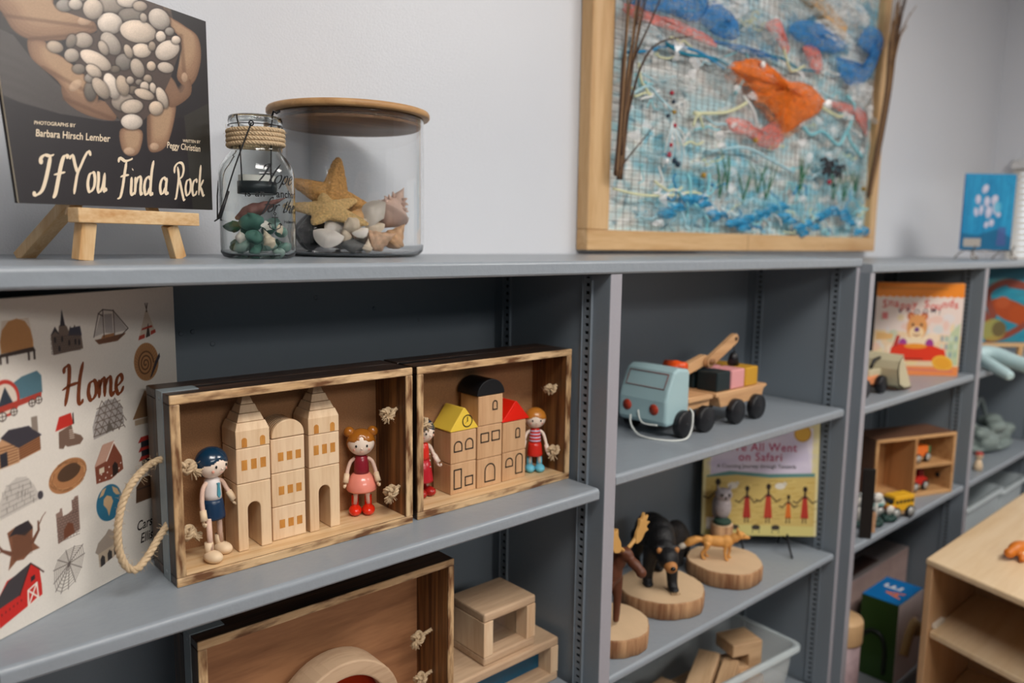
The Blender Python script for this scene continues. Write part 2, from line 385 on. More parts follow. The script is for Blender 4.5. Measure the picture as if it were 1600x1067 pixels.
# ------------------------------------------------------------------ printed artwork: a small numpy painter whose picture is stored as mesh colours
class Canvas:
    def __init__(s, x0, y0, x1, y1, res, bg):
        s.x0, s.y0, s.res = x0, y0, res; s.W = int((x1-x0)*res)+1; s.H = int((y1-y0)*res)+1
        s.x1, s.y1 = x1, y1
        s.a = np.ones((s.H, s.W, 3))*s.c(bg)
    def c(s, col):
        if isinstance(col, str): return np.array([int(col[i:i+2], 16)/255 for i in (0, 2, 4)])
        return np.array(col, float)
    def win(s, xa, ya, xb, yb):
        i0 = max(int((xa-s.x0)*s.res)-2, 0); i1 = min(int((xb-s.x0)*s.res)+3, s.W)
        j0 = max(int((ya-s.y0)*s.res)-2, 0); j1 = min(int((yb-s.y0)*s.res)+3, s.H)
        if i1 <= i0 or j1 <= j0: return None
        X, Y = np.meshgrid(s.x0+np.arange(i0, i1)/s.res, s.y0+np.arange(j0, j1)/s.res)
        return i0, i1, j0, j1, X, Y
    def mix(s, w, al, col):
        i0, i1, j0, j1, X, Y = w; al = np.clip(al, 0, 1)[..., None]
        s.a[j0:j1, i0:i1] = s.a[j0:j1, i0:i1]*(1-al)+al*(col if isinstance(col, np.ndarray) and col.ndim == 3 else s.c(col))
    def poly(s, pts, col, al=1., soft=0):
        P = np.array(pts, float); w = s.win(P[:, 0].min(), P[:, 1].min(), P[:, 0].max(), P[:, 1].max())
        if w is None: return
        X, Y = w[4], w[5]; acc = np.zeros(X.shape); k = 0
        for dx in (-.33, 0, .33):
            for dy in (-.33, 0, .33):
                x = X+dx/s.res; y = Y+dy/s.res; ins = np.zeros(X.shape, bool)
                for (xa, ya), (xb, yb) in zip(P, np.roll(P, -1, 0)):
                    if ya == yb: continue
                    ins ^= ((ya > y) != (yb > y)) & (x < (xb-xa)*(y-ya)/(yb-ya)+xa)
                acc += ins; k += 1
        s.mix(w, acc/k*al, col)
    def ell(s, cx, cy, rx, ry, col, ang=0, al=1., soft=None, shade=0.):
        R = max(rx, ry)*1.3+2/s.res; w = s.win(cx-R, cy-R, cx+R, cy+R)
        if w is None: return
        X, Y = w[4]-cx, w[5]-cy; ca, sa = cos(radians(ang)), sin(radians(ang))
        u = (X*ca+Y*sa)/rx; v = (-X*sa+Y*ca)/ry; d = np.sqrt(u*u+v*v)
        sf = soft if soft else 1.0/(s.res*min(rx, ry))
        m = np.clip((1-d)/sf+.5, 0, 1)*al
        if shade:
            ly = (Y*.8-X*.35)/max(rx, ry); f = 1+shade*np.clip(ly, -1, 1)-shade*.9*np.clip(d-.55, 0, 1)**1.3*1.6
            s.mix(w, m, np.clip(s.c(col)[None, None]*f[..., None], 0, 1))
        else: s.mix(w, m, col)
    def line(s, pts, r, col, al=1., soft=0):
        P = np.array(pts, float); R = max(r) if isinstance(r, (list, tuple)) else r
        w = s.win(P[:, 0].min()-R*1.2, P[:, 1].min()-R*1.2, P[:, 0].max()+R*1.2, P[:, 1].max()+R*1.2)
        if w is None: return
        X, Y = w[4], w[5]; best = np.full(X.shape, 9e9); n = len(P)
        for i in range(n-1):
            a, b = P[i], P[i+1]; d = b-a; t = np.clip(((X-a[0])*d[0]+(Y-a[1])*d[1])/(d@d+1e-12), 0, 1)
            rr = (r[i]*(1-t)+r[i+1]*t) if isinstance(r, (list, tuple)) else r
            best = np.minimum(best, np.hypot(X-a[0]-t*d[0], Y-a[1]-t*d[1])-rr)
        s.mix(w, np.clip(.5-best*s.res/(1+soft), 0, 1)*al, col)
    def noise(s, amp, sc=1, seed=1):
        r = np.random.RandomState(seed); g = r.normal(0, 1, (s.H//sc+2, s.W//sc+2)); g = np.kron(g, np.ones((sc, sc)))[:s.H, :s.W]
        s.a = np.clip(s.a*(1+amp*g[..., None]), 0, 1)
    def sample(s, x, y):
        i = np.clip((x-s.x0)*s.res, 0, s.W-1.001); j = np.clip((y-s.y0)*s.res, 0, s.H-1.001)
        i0 = i.astype(int); j0 = j.astype(int); fi = (i-i0)[..., None]; fj = (j-j0)[..., None]; a = s.a
        return (a[j0, i0]*(1-fi)+a[j0, i0+1]*fi)*(1-fj)+(a[j0+1, i0]*(1-fi)+a[j0+1, i0+1]*fi)*fj
def printed_sheet(name, material, W, H, pos, colours, parent=None):
    """grid of W x H vertices; pos(u,v)->(n,3) positions, colours(u,v)->(n,3) sRGB"""
    U, V = np.meshgrid(np.linspace(0, 1, W), np.linspace(0, 1, H)); u = U.ravel(); v = V.ravel()
    P = pos(u, v); Cc = np.clip(colours(u, v), 0, 1); Cl = np.where(Cc <= .04045, Cc/12.92, ((Cc+.055)/1.055)**2.4)
    me = bpy.data.meshes.new(name); n = W*H; me.vertices.add(n); me.vertices.foreach_set('co', P.astype(np.float32).ravel())
    a = (np.arange(H-1)[:, None]*W+np.arange(W-1)[None]).ravel(); nf = len(a)
    me.loops.add(nf*4); me.polygons.add(nf)
    me.loops.foreach_set('vertex_index', np.stack([a, a+1, a+W+1, a+W], 1).astype(np.int32).ravel())
    me.polygons.foreach_set('loop_start', (np.arange(nf)*4).astype(np.int32))
    me.update(calc_edges=True); me.validate()
    ca = me.color_attributes.new('print', 'FLOAT_COLOR', 'POINT'); ca.data.foreach_set('color', np.concatenate([Cl, np.ones((n, 1))], 1).astype(np.float32).ravel())
    me.materials.append(material); me.polygons.foreach_set('use_smooth', [True]*nf)
    o = bpy.data.objects.new(name, me); COL.objects.link(o); o.parent = parent; return o
M['print'] = vmat('printed_cover', .42, .15)
M['print_matte'] = vmat('printed_matte_cover', .6)
M['paper'] = mat('book_pages', 'd8cdb8', .8, bump=(400, .3))
def flat_text(body, size, x, y, surf, material, name, parent, shear=0, align='LEFT', sx=1, sy=1, space=1, ang=0):
    V, Fc = text_tris(body, size, shear, align, space); mb = MB(); ca, sa = cos(ang), sin(ang)
    mb.add([surf(x+(a*sx)*ca-(b*sy)*sa, y+(a*sx)*sa+(b*sy)*ca) for a, b, _ in V], Fc)
    return mb.build(name, material, parent)
def script_on(words, surf, material, name, parent, **k):
    """words: (text, x, baseline y, cap height, width or None)"""
    mb = MB()
    for (wd, x, y, h, W) in words:
        t = MB(); adv = script_text(t, wd, h, (0, 0, 0), (1, 0, 0), (0, 1, 0), **k); f = (W/adv) if W else 1
        mb.add([surf(x+p.x*f, y+p.y) for p in t.v], t.f)
    return mb.build(name, material, parent)
def book(name, loc, rz, w_, h, th, canvas, label, cat, matr, edge, tilt=0, group=None, res=None, spine=None):
    """upright book; cover faces -y of its own frame, origin at the bottom left front corner"""
    T = thing(name, loc, label, cat, group, rz); T.rotation_euler = Euler((-tilt, 0, rz))
    W = int(w_*(res or canvas.res))+1; H = int(h*(res or canvas.res))+1
    MB().box(0, w_, 0, .0016, 0, h).build('front_cover', edge, T, bevel=.0004)
    MB().box(.001, w_-.004, .0017, th-.0017, .003, h-.003).build('page_block', M['paper'], T)
    MB().box(0, w_, th-.0016, th, 0, h).build('back_cover', edge, T, bevel=.0004)
    MB().box(-.0014, .0014, 0, th, 0, h).build('spine', spine or edge, T, bevel=.0006)
    cx = canvas
    printed_sheet('cover_picture', matr, W, H, lambda u, v: np.stack([.0005+u*(w_-.001), np.full(u.shape, -.0005), .0005+v*(h-.001)], 1),
                  lambda u, v: cx.sample(cx.x0+u*(cx.x1-cx.x0), cx.y0+v*(cx.y1-cx.y0)), T)
    return T

# ---- the book of homes -------------------------------------------------
def home_art():
    c = Canvas(0, 0, .3426, .419, 1300, 'ddd6cc'); r = np.random.RandomState(3)
    K = '3a2d28'; k = '5a4a40'
    def at(cx, cy, s=1.):
        return lambda pts: [(cx+a*s, cy+b*s) for a, b in pts]
    def brick(x0, x1, y0, y1, dy, dx, col, rr=.00035):
        y = y0; j = 0
        while y < y1:
            c.line([(x0, y), (x1, y)], rr, col, .8); x = x0+(j % 2)*dx/2
            while x < x1: c.line([(x, y), (x, min(y+dy, y1))], rr, col, .8); x += dx
            y += dy; j += 1
    # beehive
    f = at(.0645, .367); c.poly(f([(-.022, -.014), (-.0225, .0), (-.019, .014), (-.010, .024), (.002, .027), (.013, .023), (.020, .012), (.023, -.002), (.023, -.012)]), 'b98552')
    for q in range(17): c.line(f([(-.022+abs(q-6)*.0004, -.012+q*.0023), (.0225-abs(q-6)*.0004, -.0115+q*.0023)]), .00035, '8c5f37', .7)
    c.poly(f([(-.028, -.019), (.026, -.0165), (.023, -.011), (-.023, -.0145)]), K)
    for x in (-.025, -.016, .014, .022): c.poly(f([(x, -.027), (x+.003, -.027), (x+.003, -.016), (x, -.016)]), K)
    # manor
    f = at(.138, .366); c.poly(f([(-.022, -.025), (-.024, .002), (-.017, .012), (-.012, .004), (-.011, .012), (-.0085, .014), (-.005, .032), (-.002, .014), (.002, .010), (.004, .004), (.007, .011), (.010, .004), (.014, .012), (.017, .005), (.024, -.001), (.026, -.022)]), '6a5a50')
    c.poly(f([(-.009, .012), (-.005, .034), (-.001, .012)]), '2d2a33'); c.poly(f([(.003, -.002), (.025, -.004), (.023, .009), (.006, .008)]), '363642'); c.poly(f([(-.024, .0), (-.017, .012), (-.010, .0), (-.017, .006)]), '2d2a33')
    brick(.114, .160, .343, .366, .003, .004, '4a3e38'); 
    for x, y in ((-.018, -.006), (-.007, -.006), (.004, -.012), (.014, -.012), (-.012, -.018), (.020, -.013)): c.poly(f([(x-.0015, y-.003), (x+.0015, y-.003), (x+.0015, y+.003), (x, y+.005), (x-.0015, y+.003)]), '241f24')
    # ship
    f = at(.215, .367); c.poly(f([(-.031, -.014), (-.024, -.021), (.010, -.020), (.024, -.012), (.026, -.010), (-.026, -.014)]), '6b4630'); c.poly(f([(-.020, -.014), (.004, -.012), (.004, -.008), (-.016, -.009)]), '9a6a44')
    for p, cc in ((f([(-.032, -.010), (-.018, .020), (-.015, .022), (-.014, -.006)]), 'b4aca6'), (f([(-.012, -.006), (-.012, .020), (.002, .020), (.003, -.008)]), 'a49c98'), (f([(.004, -.008), (.006, .022), (.030, -.006)]), 'b4aca6')): c.poly(p, cc)
    for a in ([(-.014, -.012), (-.014, .027)], [(.005, -.012), (.005, .025)], [(-.032, -.010), (-.022, .022), (-.014, .027), (.005, .024), (.031, -.004), (.012, -.016)], [(-.014, .018), (-.022, .022)]): c.line(f(a), .0006, K)
    # teepee
    f = at(.284, .369); c.poly(f([(-.019, -.026), (.017, -.018), (.001, .018), (-.002, .018)]), 'c9b9a6'); c.poly(f([(-.004, -.024), (.002, -.002), (.005, -.022)]), K)
    c.poly(f([(-.019, -.026), (-.017, -.020), (-.006, -.018), (-.006, -.024)]), 'a53a2a'); c.poly(f([(.006, -.021), (.007, -.015), (.016, -.013), (.017, -.018)]), 'a53a2a'); c.poly(f([(-.012, -.012), (-.010, -.009), (.009, -.006), (.011, -.009)]), 'a53a2a')
    for dx in (-.003, 0, .003): c.line(f([(-dx*.3, .015), (dx, .028)]), .0005, K)
    # shell
    f = at(.2806, .3085); c.ell(.2790, .3085, .025, .029, 'a8784c', 8); c.poly(f([(.008, -.024), (.027, .004), (.026, .010), (.016, -.002), (.004, -.026)]), '2f2a33')
    P = [(.277+.0165*(1-q/70)*cos(q*.28)*1.0, .306+.020*(1-q/70)*sin(q*.28)) for q in range(66)]; c.line(P, .0011, '5a3820')
    for q in range(34): a = q*.185; c.line([(.277+.015*cos(a), .306+.018*sin(a)), (.279+.0235*cos(a), .3085+.0275*sin(a))], .0003, '6b4426', .7)
    # wagon
    f = at(.064, .300); c.poly(f([(-.012, -.008), (-.010, .014), (.004, .021), (.026, .025), (.032, .018), (.032, -.004)]), '4f7380'); c.ell(.044, .298, .019, .023, 'b83226', 8); c.ell(.044, .297, .0155, .019, 'd8c8b8', 8); c.poly(f([(-.033, -.016), (-.020, .012), (-.008, -.014)]), '2c3440')
    c.poly(f([(-.034, -.020), (.030, -.010), (.031, -.003), (-.034, -.012)]), 'a8382a')
    for x, y, rr_ in ((-.026, -.024, .006), (-.010, -.021, .005), (.016, -.015, .005), (.026, -.013, .005)):
        c.ell(.064+x, .300+y, rr_, rr_, K); c.ell(.064+x, .300+y, rr_*.78, rr_*.78, 'ddd6cc'); c.line([(.064+x-rr_, .300+y), (.064+x+rr_, .300+y)], .0005, K); c.line([(.064+x, .300+y-rr_), (.064+x, .300+y+rr_)], .0005, K)
    # log cabin
    f = at(.059, .240); c.poly(f([(-.034, -.028), (-.034, .000), (-.020, .012), (-.002, -.008), (-.002, -.026)]), 'c0926a'); c.poly(f([(-.002, -.024), (-.002, -.006), (.029, .001), (.029, -.018)]), '9c6640')
    for q in range(7): c.line(f([(-.034, -.026+q*.004), (-.004, -.023+q*.0035)]), .0006, '6a4226'); c.line(f([(-.002, -.022+q*.003), (.029, -.015+q*.003)]), .0006, '5a3620')
    c.poly(f([(-.026, .010), (-.002, -.008), (.032, .001), (.014, .017), (-.014, .018)]), '36323a'); c.poly(f([(-.028, -.027), (-.028, -.010), (-.018, -.008), (-.018, -.026)]), '26252d'); c.poly(f([(.018, .012), (.018, .027), (.027, .027), (.027, .006)]), '8a7c70'); 
    # boot
    f = at(.1315, .2400); c.poly(f([(-.016, -.024), (-.015, -.002), (.006, .004), (.008, -.008), (.020, -.014), (.024, -.020), (.018, -.026), (-.002, -.025), (-.006, -.022), (-.009, -.026)]), '71584a'); c.poly(f([(-.020, .000), (-.013, .018), (.006, .020), (.009, .004)]), 'bf2a1e'); c.poly(f([(.008, .004), (.0105, .004), (.010, .020), (.008, .018)]), K)
    for q in range(5): c.line(f([(.002, -.003-q*.0028), (.009, -.004-q*.0028)]), .0005, 'd8c8b8')
    # geodesic dome
    f = at(.201, .240); dome = [(-.028, -.026), (-.029, -.008), (-.021, .012), (-.004, .025), (.014, .024), (.026, .010), (.028, -.014), (.014, -.020)]
    c.poly(f(dome), 'a39c97')
    for q in range(5):
        y = -.022+q*.0095; c.line(f([(-.028+q*.002, y), (.027-q*.001, y+.004)]), .0005, k)
        for xx in np.arange(-.028+q*.003, .026-q*.002, .0115): c.line(f([(xx, y), (xx+.0057, y+.0098)]), .0005, k); c.line(f([(xx+.0115, y+.001), (xx+.0057, y+.0098)]), .0005, k)
    c.poly(f([(-.006, -.022), (.000, -.004), (.008, -.019)]), '6a6058')
    # tent / straw roof at the crate edge, pagoda, temple
    f = at(.272, .238); c.poly(f([(-.026, -.012), (.000, .028), (.030, .012), (.028, -.014)]), '8a6848'); c.poly(f([(-.022, -.014), (-.022, -.022), (.028, -.024), (.028, -.014)]), 'b09a80')
    f = at(.272, .178)
    for y in (-.016, -.002, .012): c.poly(f([(-.018, y-.002), (-.012, y+.006), (.014, y+.006), (.020, y-.002)]), 'b2342a'); c.poly(f([(-.012, y-.010), (-.012, y-.001), (.014, y-.001), (.014, y-.010)]), '2c2a30')
    f = at(.270, .112); c.poly(f([(-.026, -.014), (-.024, .010), (-.010, .022), (.028, .020), (.028, -.016)]), '5b3f2c'); c.line(f([(-.022, .006), (.028, .004)]), .001, K)
    # gingerbread
    f = at(.199, .176); c.poly(f([(-.026, -.026), (-.027, .000), (-.012, .026), (.008, .026), (.022, .004), (.024, -.018), (.000, -.027)]), '7d4330'); c.poly(f([(-.028, -.002), (-.011, .027), (.010, .028), (-.006, .002)]), 'c49a86')
    for q in range(12): c.ell(.199-.020+q*.0036, .176-.022+(q % 3)*.007, .0012, .0012, 'e8dcd0')
    c.poly(f([(.004, -.024), (.004, -.008), (.009, -.003), (.014, -.008), (.014, -.021)]), '2a1c18'); c.line(f([(-.006, .002), (.009, .026), (.023, .002)]), .001, 'e8dcd0'); c.poly(f([(-.020, -.014), (-.020, -.006), (-.011, -.005), (-.011, -.013)]), 'd8c8b0')
    # nest
    c.ell(.127, .176, .031, .022, 'a9744a', 12); c.ell(.129, .180, .019, .011, '4e3624', 10)
    for q in range(90):
        a = r.uniform(0, 6.28); R = r.uniform(.82, 1.06); d = a+r.uniform(.15, .5); c.line([(.127+.029*R*cos(a), .176+.020*R*sin(a)), (.127+.029*R*cos(d), .176+.020*R*sin(d))], .0004, ('7a5030', 'c79465', '8c5f3a')[q % 3], .9)
    # igloo
    f = at(.055, .173); c.poly(f([(-.030, -.024), (-.030, -.004), (-.020, .014), (-.004, .023), (.010, .020), (.020, .006), (.024, -.004), (.032, -.006), (.033, -.014), (.022, -.016)]), 'c2bbb3'); 
    for q in range(6): c.line(f([(-.030+q*.0022, -.020+q*.0072), (.022-q*.0018, -.013+q*.0058)]), .0004, '8c857e')
    for q in range(34): x = r.uniform(-.026, .018); y = r.uniform(-.018, .012); c.line(f([(x, y), (x+.0004, y+.0055)]), .0004, '8c857e')
    c.ell(.083, .163, .004, .0055, '3e3a40')
    # globe
    c.ell(.194, .116, .0235, .0265, '2c6a86'); c.poly(at(.194, .116)([(-.010, .008), (-.004, .012), (.004, .008), (.007, .000), (.002, -.010), (-.002, -.020), (-.005, -.008), (-.011, .000)]), 'c2a27c'); c.poly(at(.194, .116)([(.006, .023), (.016, .016), (.020, .006), (.013, .008), (.008, .014)]), 'c2a27c'); c.poly(at(.194, .116)([(-.018, .012), (-.012, .022), (-.004, .024), (-.010, .014)]), 'c2a27c')
    # ruined tower
    f = at(.123, .114); c.poly(f([(-.018, -.026), (-.019, .016), (-.013, .017), (-.012, .021), (-.009, .021), (-.008, .009), (.000, .010), (.007, .013), (.007, .027), (.011, .026), (.012, .030), (.018, .030), (.018, -.018)]), '8a6f63'); brick(.105, .140, .090, .124, .0036, .005, '4c3a34'); brick(.131, .141, .122, .142, .0036, .005, '4c3a34'); c.poly(f([(-.009, -.023), (-.008, -.010), (-.001, -.002), (.007, -.006), (.009, -.020)]), '6d3f2a')
    # stump
    f = at(.053, .112); c.poly(f([(-.022, -.030), (-.016, -.008), (-.020, .018), (-.008, .022), (.010, .024), (.016, .014), (.014, -.006), (.024, -.018), (.010, -.018), (.000, -.024), (-.010, -.022)]), '7d5038'); c.poly(f([(-.018, .012), (-.008, .022), (.010, .024), (.016, .012), (.004, .006), (-.008, .012)]), '2b2428')
    c.line(f([(-.017, -.010), (-.028, -.002), (-.034, .008)]), [.0028, .0018, .001], '6b4330'); c.line(f([(.014, -.006), (.024, .006), (.024, .018)]), [.0028, .0018, .001], '6b4330'); c.line(f([(.024, .012), (.031, .022), (.036, .026)]), [.001, .0006, .0004], '6b4330'); c.line(f([(-.028, -.002), (-.040, -.004)]), [.001, .0005], '6b4330')
    for q in range(14): x = -.014+q*.002; c.line(f([(x, -.020), (x*.9, .010)]), .0004, '4e3020', .8)
    # web
    f = at(.120, .049); ce = (.000, .006)
    R = [(-.026, -.012), (-.025, .006), (-.018, .018), (-.004, .026), (.010, .027), (.024, .024), (.026, .010), (.020, -.008), (.008, -.024), (-.004, -.029), (-.016, -.030), (-.024, -.024)]
    for p in R: c.line(f([ce, p]), .0005, '4e4440')
    for q in range(1, 9):
        t = q/8.5; c.line(f([(ce[0]+(a-ce[0])*t, ce[1]+(b-ce[1])*t) for a, b in R+[R[0]]]), .00035, '5e544e', .9)
    # barn
    f = at(.046, .048); c.poly(f([(-.032, -.034), (-.034, -.006), (-.030, .006), (-.018, .022), (.006, .026), (.016, .031), (.028, .020), (.030, -.002), (.030, -.017)]), 'c5221a'); c.poly(f([(-.036, -.010), (-.030, .006), (-.016, .021), (.016, .032), (.013, .024), (.004, .006), (-.002, -.004)]), '3c3639')
    c.line(f([(-.002, -.004), (.005, .010), (.016, .031), (.027, .020), (.034, .012)]), .0009, '3c1a18'); c.poly(f([(.015, .006), (.015, .013), (.021, .014), (.021, .008)]), '2a1c20')
    for q in range(6): c.ell(.046-.028+q*.0055, .048-.018+q*.0013, .0007, .0014, '2a1416')
    for a in ([(.009, -.024), (.010, -.003), (.023, .002), (.024, -.018), (.009, -.024)], [(.009, -.024), (.023, .002)], [(.010, -.003), (.024, -.018)]): c.line(f(a), .0011, 'e6dcd0')
    # yurt
    f = at(.188, .050); c.poly(f([(-.024, .002), (-.018, .014), (-.004, .022), (.002, .028), (.008, .023), (.022, .016), (.026, .004), (-.018, -.004)]), '9b8d80'); c.poly(f([(-.019, -.002), (-.018, -.022), (.006, -.017), (.026, -.010), (.026, .004)]), 'b3a18c')
    for x in (-.012, .001, .013): c.poly(f([(x-.0035, -.019+x*.3), (x-.0035, -.008+x*.25), (x, -.003+x*.25), (x+.0045, -.007+x*.25), (x+.0045, -.017+x*.3)]), '35302f')
    c.noise(.012, 1, 5); return c
hc = home_art()
hb_ = book('picture_book', (.115, .0729, .7033), radians(31.82), .3426, .419, .011, hc, 'large cream picture book titled Home, covered with little painted dwellings, standing at the left', 'book', M['print_matte'], mat('cream_cover', 'd6cfc4', .6))
tb = mat('brown_title_ink', '7a3d1c', .5); ik = mat('dark_lettering_ink', '2b2320', .5)
hs = lambda x, y: (x, -.0009, y)
script_on([('Home', .128, .2705, .052, .104)], hs, tb, 'title_lettering', hb_, nib=.17, nibang=20, slant=.05, thin=.35)
flat_text('Carson', .021, .2415, .055, hs, ik, 'author_lettering', hb_, shear=.25, sx=.8); flat_text('Ellis', .021, .2475, .034, hs, ik, 'author_lettering', hb_, shear=.25, sx=.8)

# ---- the rock book on its easel ---------------------------------------
RQ = dict(BL=Vector((.1915, .160, 1.2392)), BR=Vector((.48957, .29899, 1.24405)), TR=Vector((.48957, .29899, 1.5440)), TL=Vector((.172, .181, 1.5545)))
def homog(src, dst):
    A = []; b = []
    for (x, y), (u, v) in zip(src, dst):
        A += [[x, y, 1, 0, 0, 0, -u*x, -u*y], [0, 0, 0, x, y, 1, -v*x, -v*y]]; b += [u, v]
    h = np.linalg.solve(np.array(A, float), np.array(b, float)); return np.append(h, 1).reshape(3, 3)
RS = [(29.5, 317), (332, 328), (328, 33), (-33, -91)]
HU = homog([(0, 0), (1, 0), (1, 1), (0, 1)], RS); HI = np.linalg.inv(HU)
def hap(H, x, y):
    d = H[2, 0]*x+H[2, 1]*y+H[2, 2]; return (H[0, 0]*x+H[0, 1]*y+H[0, 2])/d, (H[1, 0]*x+H[1, 1]*y+H[1, 2])/d
Rn = (RQ['BR']-RQ['BL']).cross(Vector((0, 0, 1))).normalized()      # towards the viewer
def rpos(u, v, off=.0): return RQ['BL']*(1-u)*(1-v)+RQ['BR']*u*(1-v)+RQ['TR']*u*v+RQ['TL']*(1-u)*v+Rn*off
def rock_art():
    c = Canvas(-40, -335, 340, 100, 1.25, '1f1b1e'); s = 1/2.54
    def P(pts): return [(a*s, -b*s) for a, b in pts]
    c.poly(P([(-100, -250), (-100, 160), (60, 160), (200, 250), (400, 60), (850, 40), (850, -250)]), '2e2928')
    c.poly(P([(-60, 120), (60, 170), (130, 260), (280, 400), (420, 470), (500, 505), (420, 505), (250, 480), (90, 440), (-60, 380)]), '474241')
    for q in range(9): c.line(P([(-60, 200+q*22), (90, 260+q*20), (250, 400+q*10)]), 5, ('4e4948', '3e3938')[q % 2], .35, soft=8)
    c.poly(P([(-100, 400), (90, 440), (250, 482), (430, 508), (850, 480), (850, 900), (-100, 900)]), '1a1419')
    c.poly(P([(740, 480), (850, 420), (850, 900), (770, 900)]), '2e2b26')
    sk = 'a08064'; sd = '6e4f3a'
    sm = lambda P_: [(q.x, q.y) for q in catmull([(a, b, 0) for a, b in P_], 5, True)]
    for poly, cc in ((P([(-60, -250), (-40, 0), (15, 80), (60, 150), (130, 187), (250, 188), (385, 152), (398, 120), (360, 80), (300, 62), (240, 60), (225, 20), (240, -100), (120, -250)]), sk),
                     (P([(120, 185), (128, 255), (180, 305), (240, 355), (300, 440), (380, 452), (402, 402), (372, 350), (330, 310), (260, 255), (205, 225), (185, 190)]), sk),
                     (P([(255, 368), (268, 430), (350, 482), (460, 503), (468, 462), (430, 430), (380, 440), (300, 420)]), sd),
                     (P([(488, 535), (490, 610), (520, 637), (560, 620), (572, 540)]), sk), (P([(596, 470), (594, 600), (625, 622), (672, 590), (705, 480), (700, 430), (620, 430)]), sk),
                     (P([(640, -150), (665, 35), (740, 100), (800, 150), (812, 240), (790, 330), (755, 362), (715, 325), (738, 220), (722, 150), (690, 120), (675, 60)]), sk),
                     (P([(608, 300), (650, 290), (700, 340), (730, 390), (765, 330), (768, 395), (705, 445), (672, 432), (640, 350)]), sd)):
        poly = sm(poly); c.poly(poly, sd); ct = np.mean(poly, 0)
        for q in range(7): f = .97-q*.07; c.poly([(ct[0]+(a-ct[0])*f+q*.5, ct[1]+(b-ct[1])*f+q*.9) for a, b in poly], ('b59676' if q > 3 else 'a58266') if cc == sk else '866650', .3)
    for (a, b, x, y) in ((20, 90, 390, 130), (130, 186, 385, 155), (180, 300, 370, 400), (262, 420, 460, 498), (600, 480, 600, 590), (735, 150, 745, 320)): c.line(P([(a, b), (x, y)]), 3, '5a3d2c', .45, soft=3)
    for (a, b, rx, ry, an) in ((352, 100, 30, 20, 20), (310, 368, 30, 18, 40), (745, 325, 12, 20, 0), (520, 618, 22, 14, 0), (620, 600, 18, 14, 0)): c.ell(a*s, -b*s, rx*s, ry*s, 'c9ab90', an, .7, shade=.2)
    c.poly(P([(250, 60), (400, 110), (400, 150), (290, 200), (290, 250), (420, 420), (500, 520), (560, 520), (640, 440), (690, 330), (735, 200), (700, 120), (670, 40), (640, -140), (240, -140)]), '4a3c36')
    st = [(345, 185, 38, 32, 0, 8), (270, 40, 34, 26, 0, 7), (295, 190, 20, 30, -20, 6), (370, 390, 24, 40, 0, 5), (460, 30, 55, 36, 0, 7), (540, 72, 52, 32, 0, 6), (330, 0, 40, 20, 0, 8), (235, -40, 60, 40, 0, 7), (400, -60, 55, 35, 10, 9), (500, -80, 50, 30, 0, 7), (600, -60, 45, 40, 0, 8),
          (325, 302, 26, 20, 0, 6), (375, 335, 28, 20, 20, 7), (500, 430, 46, 36, 0, 7), (505, 270, 32, 34, 0, 6), (470, 300, 20, 14, 0, 5), (540, 382, 22, 16, 0, 5), (565, 350, 14, 12, 0, 6), (600, 335, 17, 17, 0, 7),
          (453, 110, 50, 46, 0, 10), (565, 140, 72, 48, -8, 10), (650, 83, 40, 48, 30, 9), (385, 50, 40, 45, 0, 9), (315, 33, 28, 24, 0, 9), (525, 10, 42, 28, 0, 10), (575, 30, 28, 22, 0, 8), (655, 158, 20, 24, 0, 10), (690, 135, 18, 18, 0, 7), (680, 215, 52, 38, 35, 10), (715, 170, 18, 18, 0, 10),
          (578, 220, 38, 30, 0, 10), (455, 195, 52, 34, -55, 8), (525, 225, 16, 30, 20, 8), (425, 215, 18, 32, 25, 8), (393, 265, 68, 32, -28, 10), (297, 248, 30, 28, 0, 8), (230, 215, 34, 24, -15, 8), (385, 310, 36, 22, -35, 9), (455, 368, 28, 54, 20, 10), (412, 378, 26, 48, 35, 8), (500, 365, 24, 42, 15, 8),
          (560, 293, 26, 40, 18, 8), (615, 283, 18, 20, 0, 9), (672, 287, 32, 22, -10, 9), (530, 343, 15, 16, 0, 8), (587, 367, 18, 20, 0, 9), (620, 372, 13, 22, 10, 9), (585, 398, 40, 20, -18, 9), (655, 410, 20, 44, 20, 9), (630, 452, 28, 28, 0, 9), (535, 448, 44, 28, 10, 9), (533, 507, 43, 30, 0, 10), (588, 80, 14, 20, 10, 8), (620, 200, 14, 20, 0, 7)]
    rr = np.random.RandomState(2)
    for a, b, rx, ry, an, lv in st:
        f = lv/10; t = rr.uniform(-.02, .02); c.ell(a*s, -b*s, (rx+4)*s, (ry+4)*s, '231b18', an, .55, soft=.25)
        c.ell(a*s, -b*s, rx*s, ry*s, (min(.84*f+t, 1), .77*f, .70*f-t), an, shade=.32)
    for (a, b, x, y, r1) in ((60, 40, 330, 112, 34), (700, 440, 640, 560, 30)): pass
    c.noise(.03, 1, 4); return c
rc_ = rock_art()
rb = thing('picture_book', tuple(RQ['BL']), 'dark covered book titled If You Find a Rock, resting upright on the small easel', 'book')
O0 = RQ['BL']
dk = mat('dark_book_cover', '2a2528', .45)
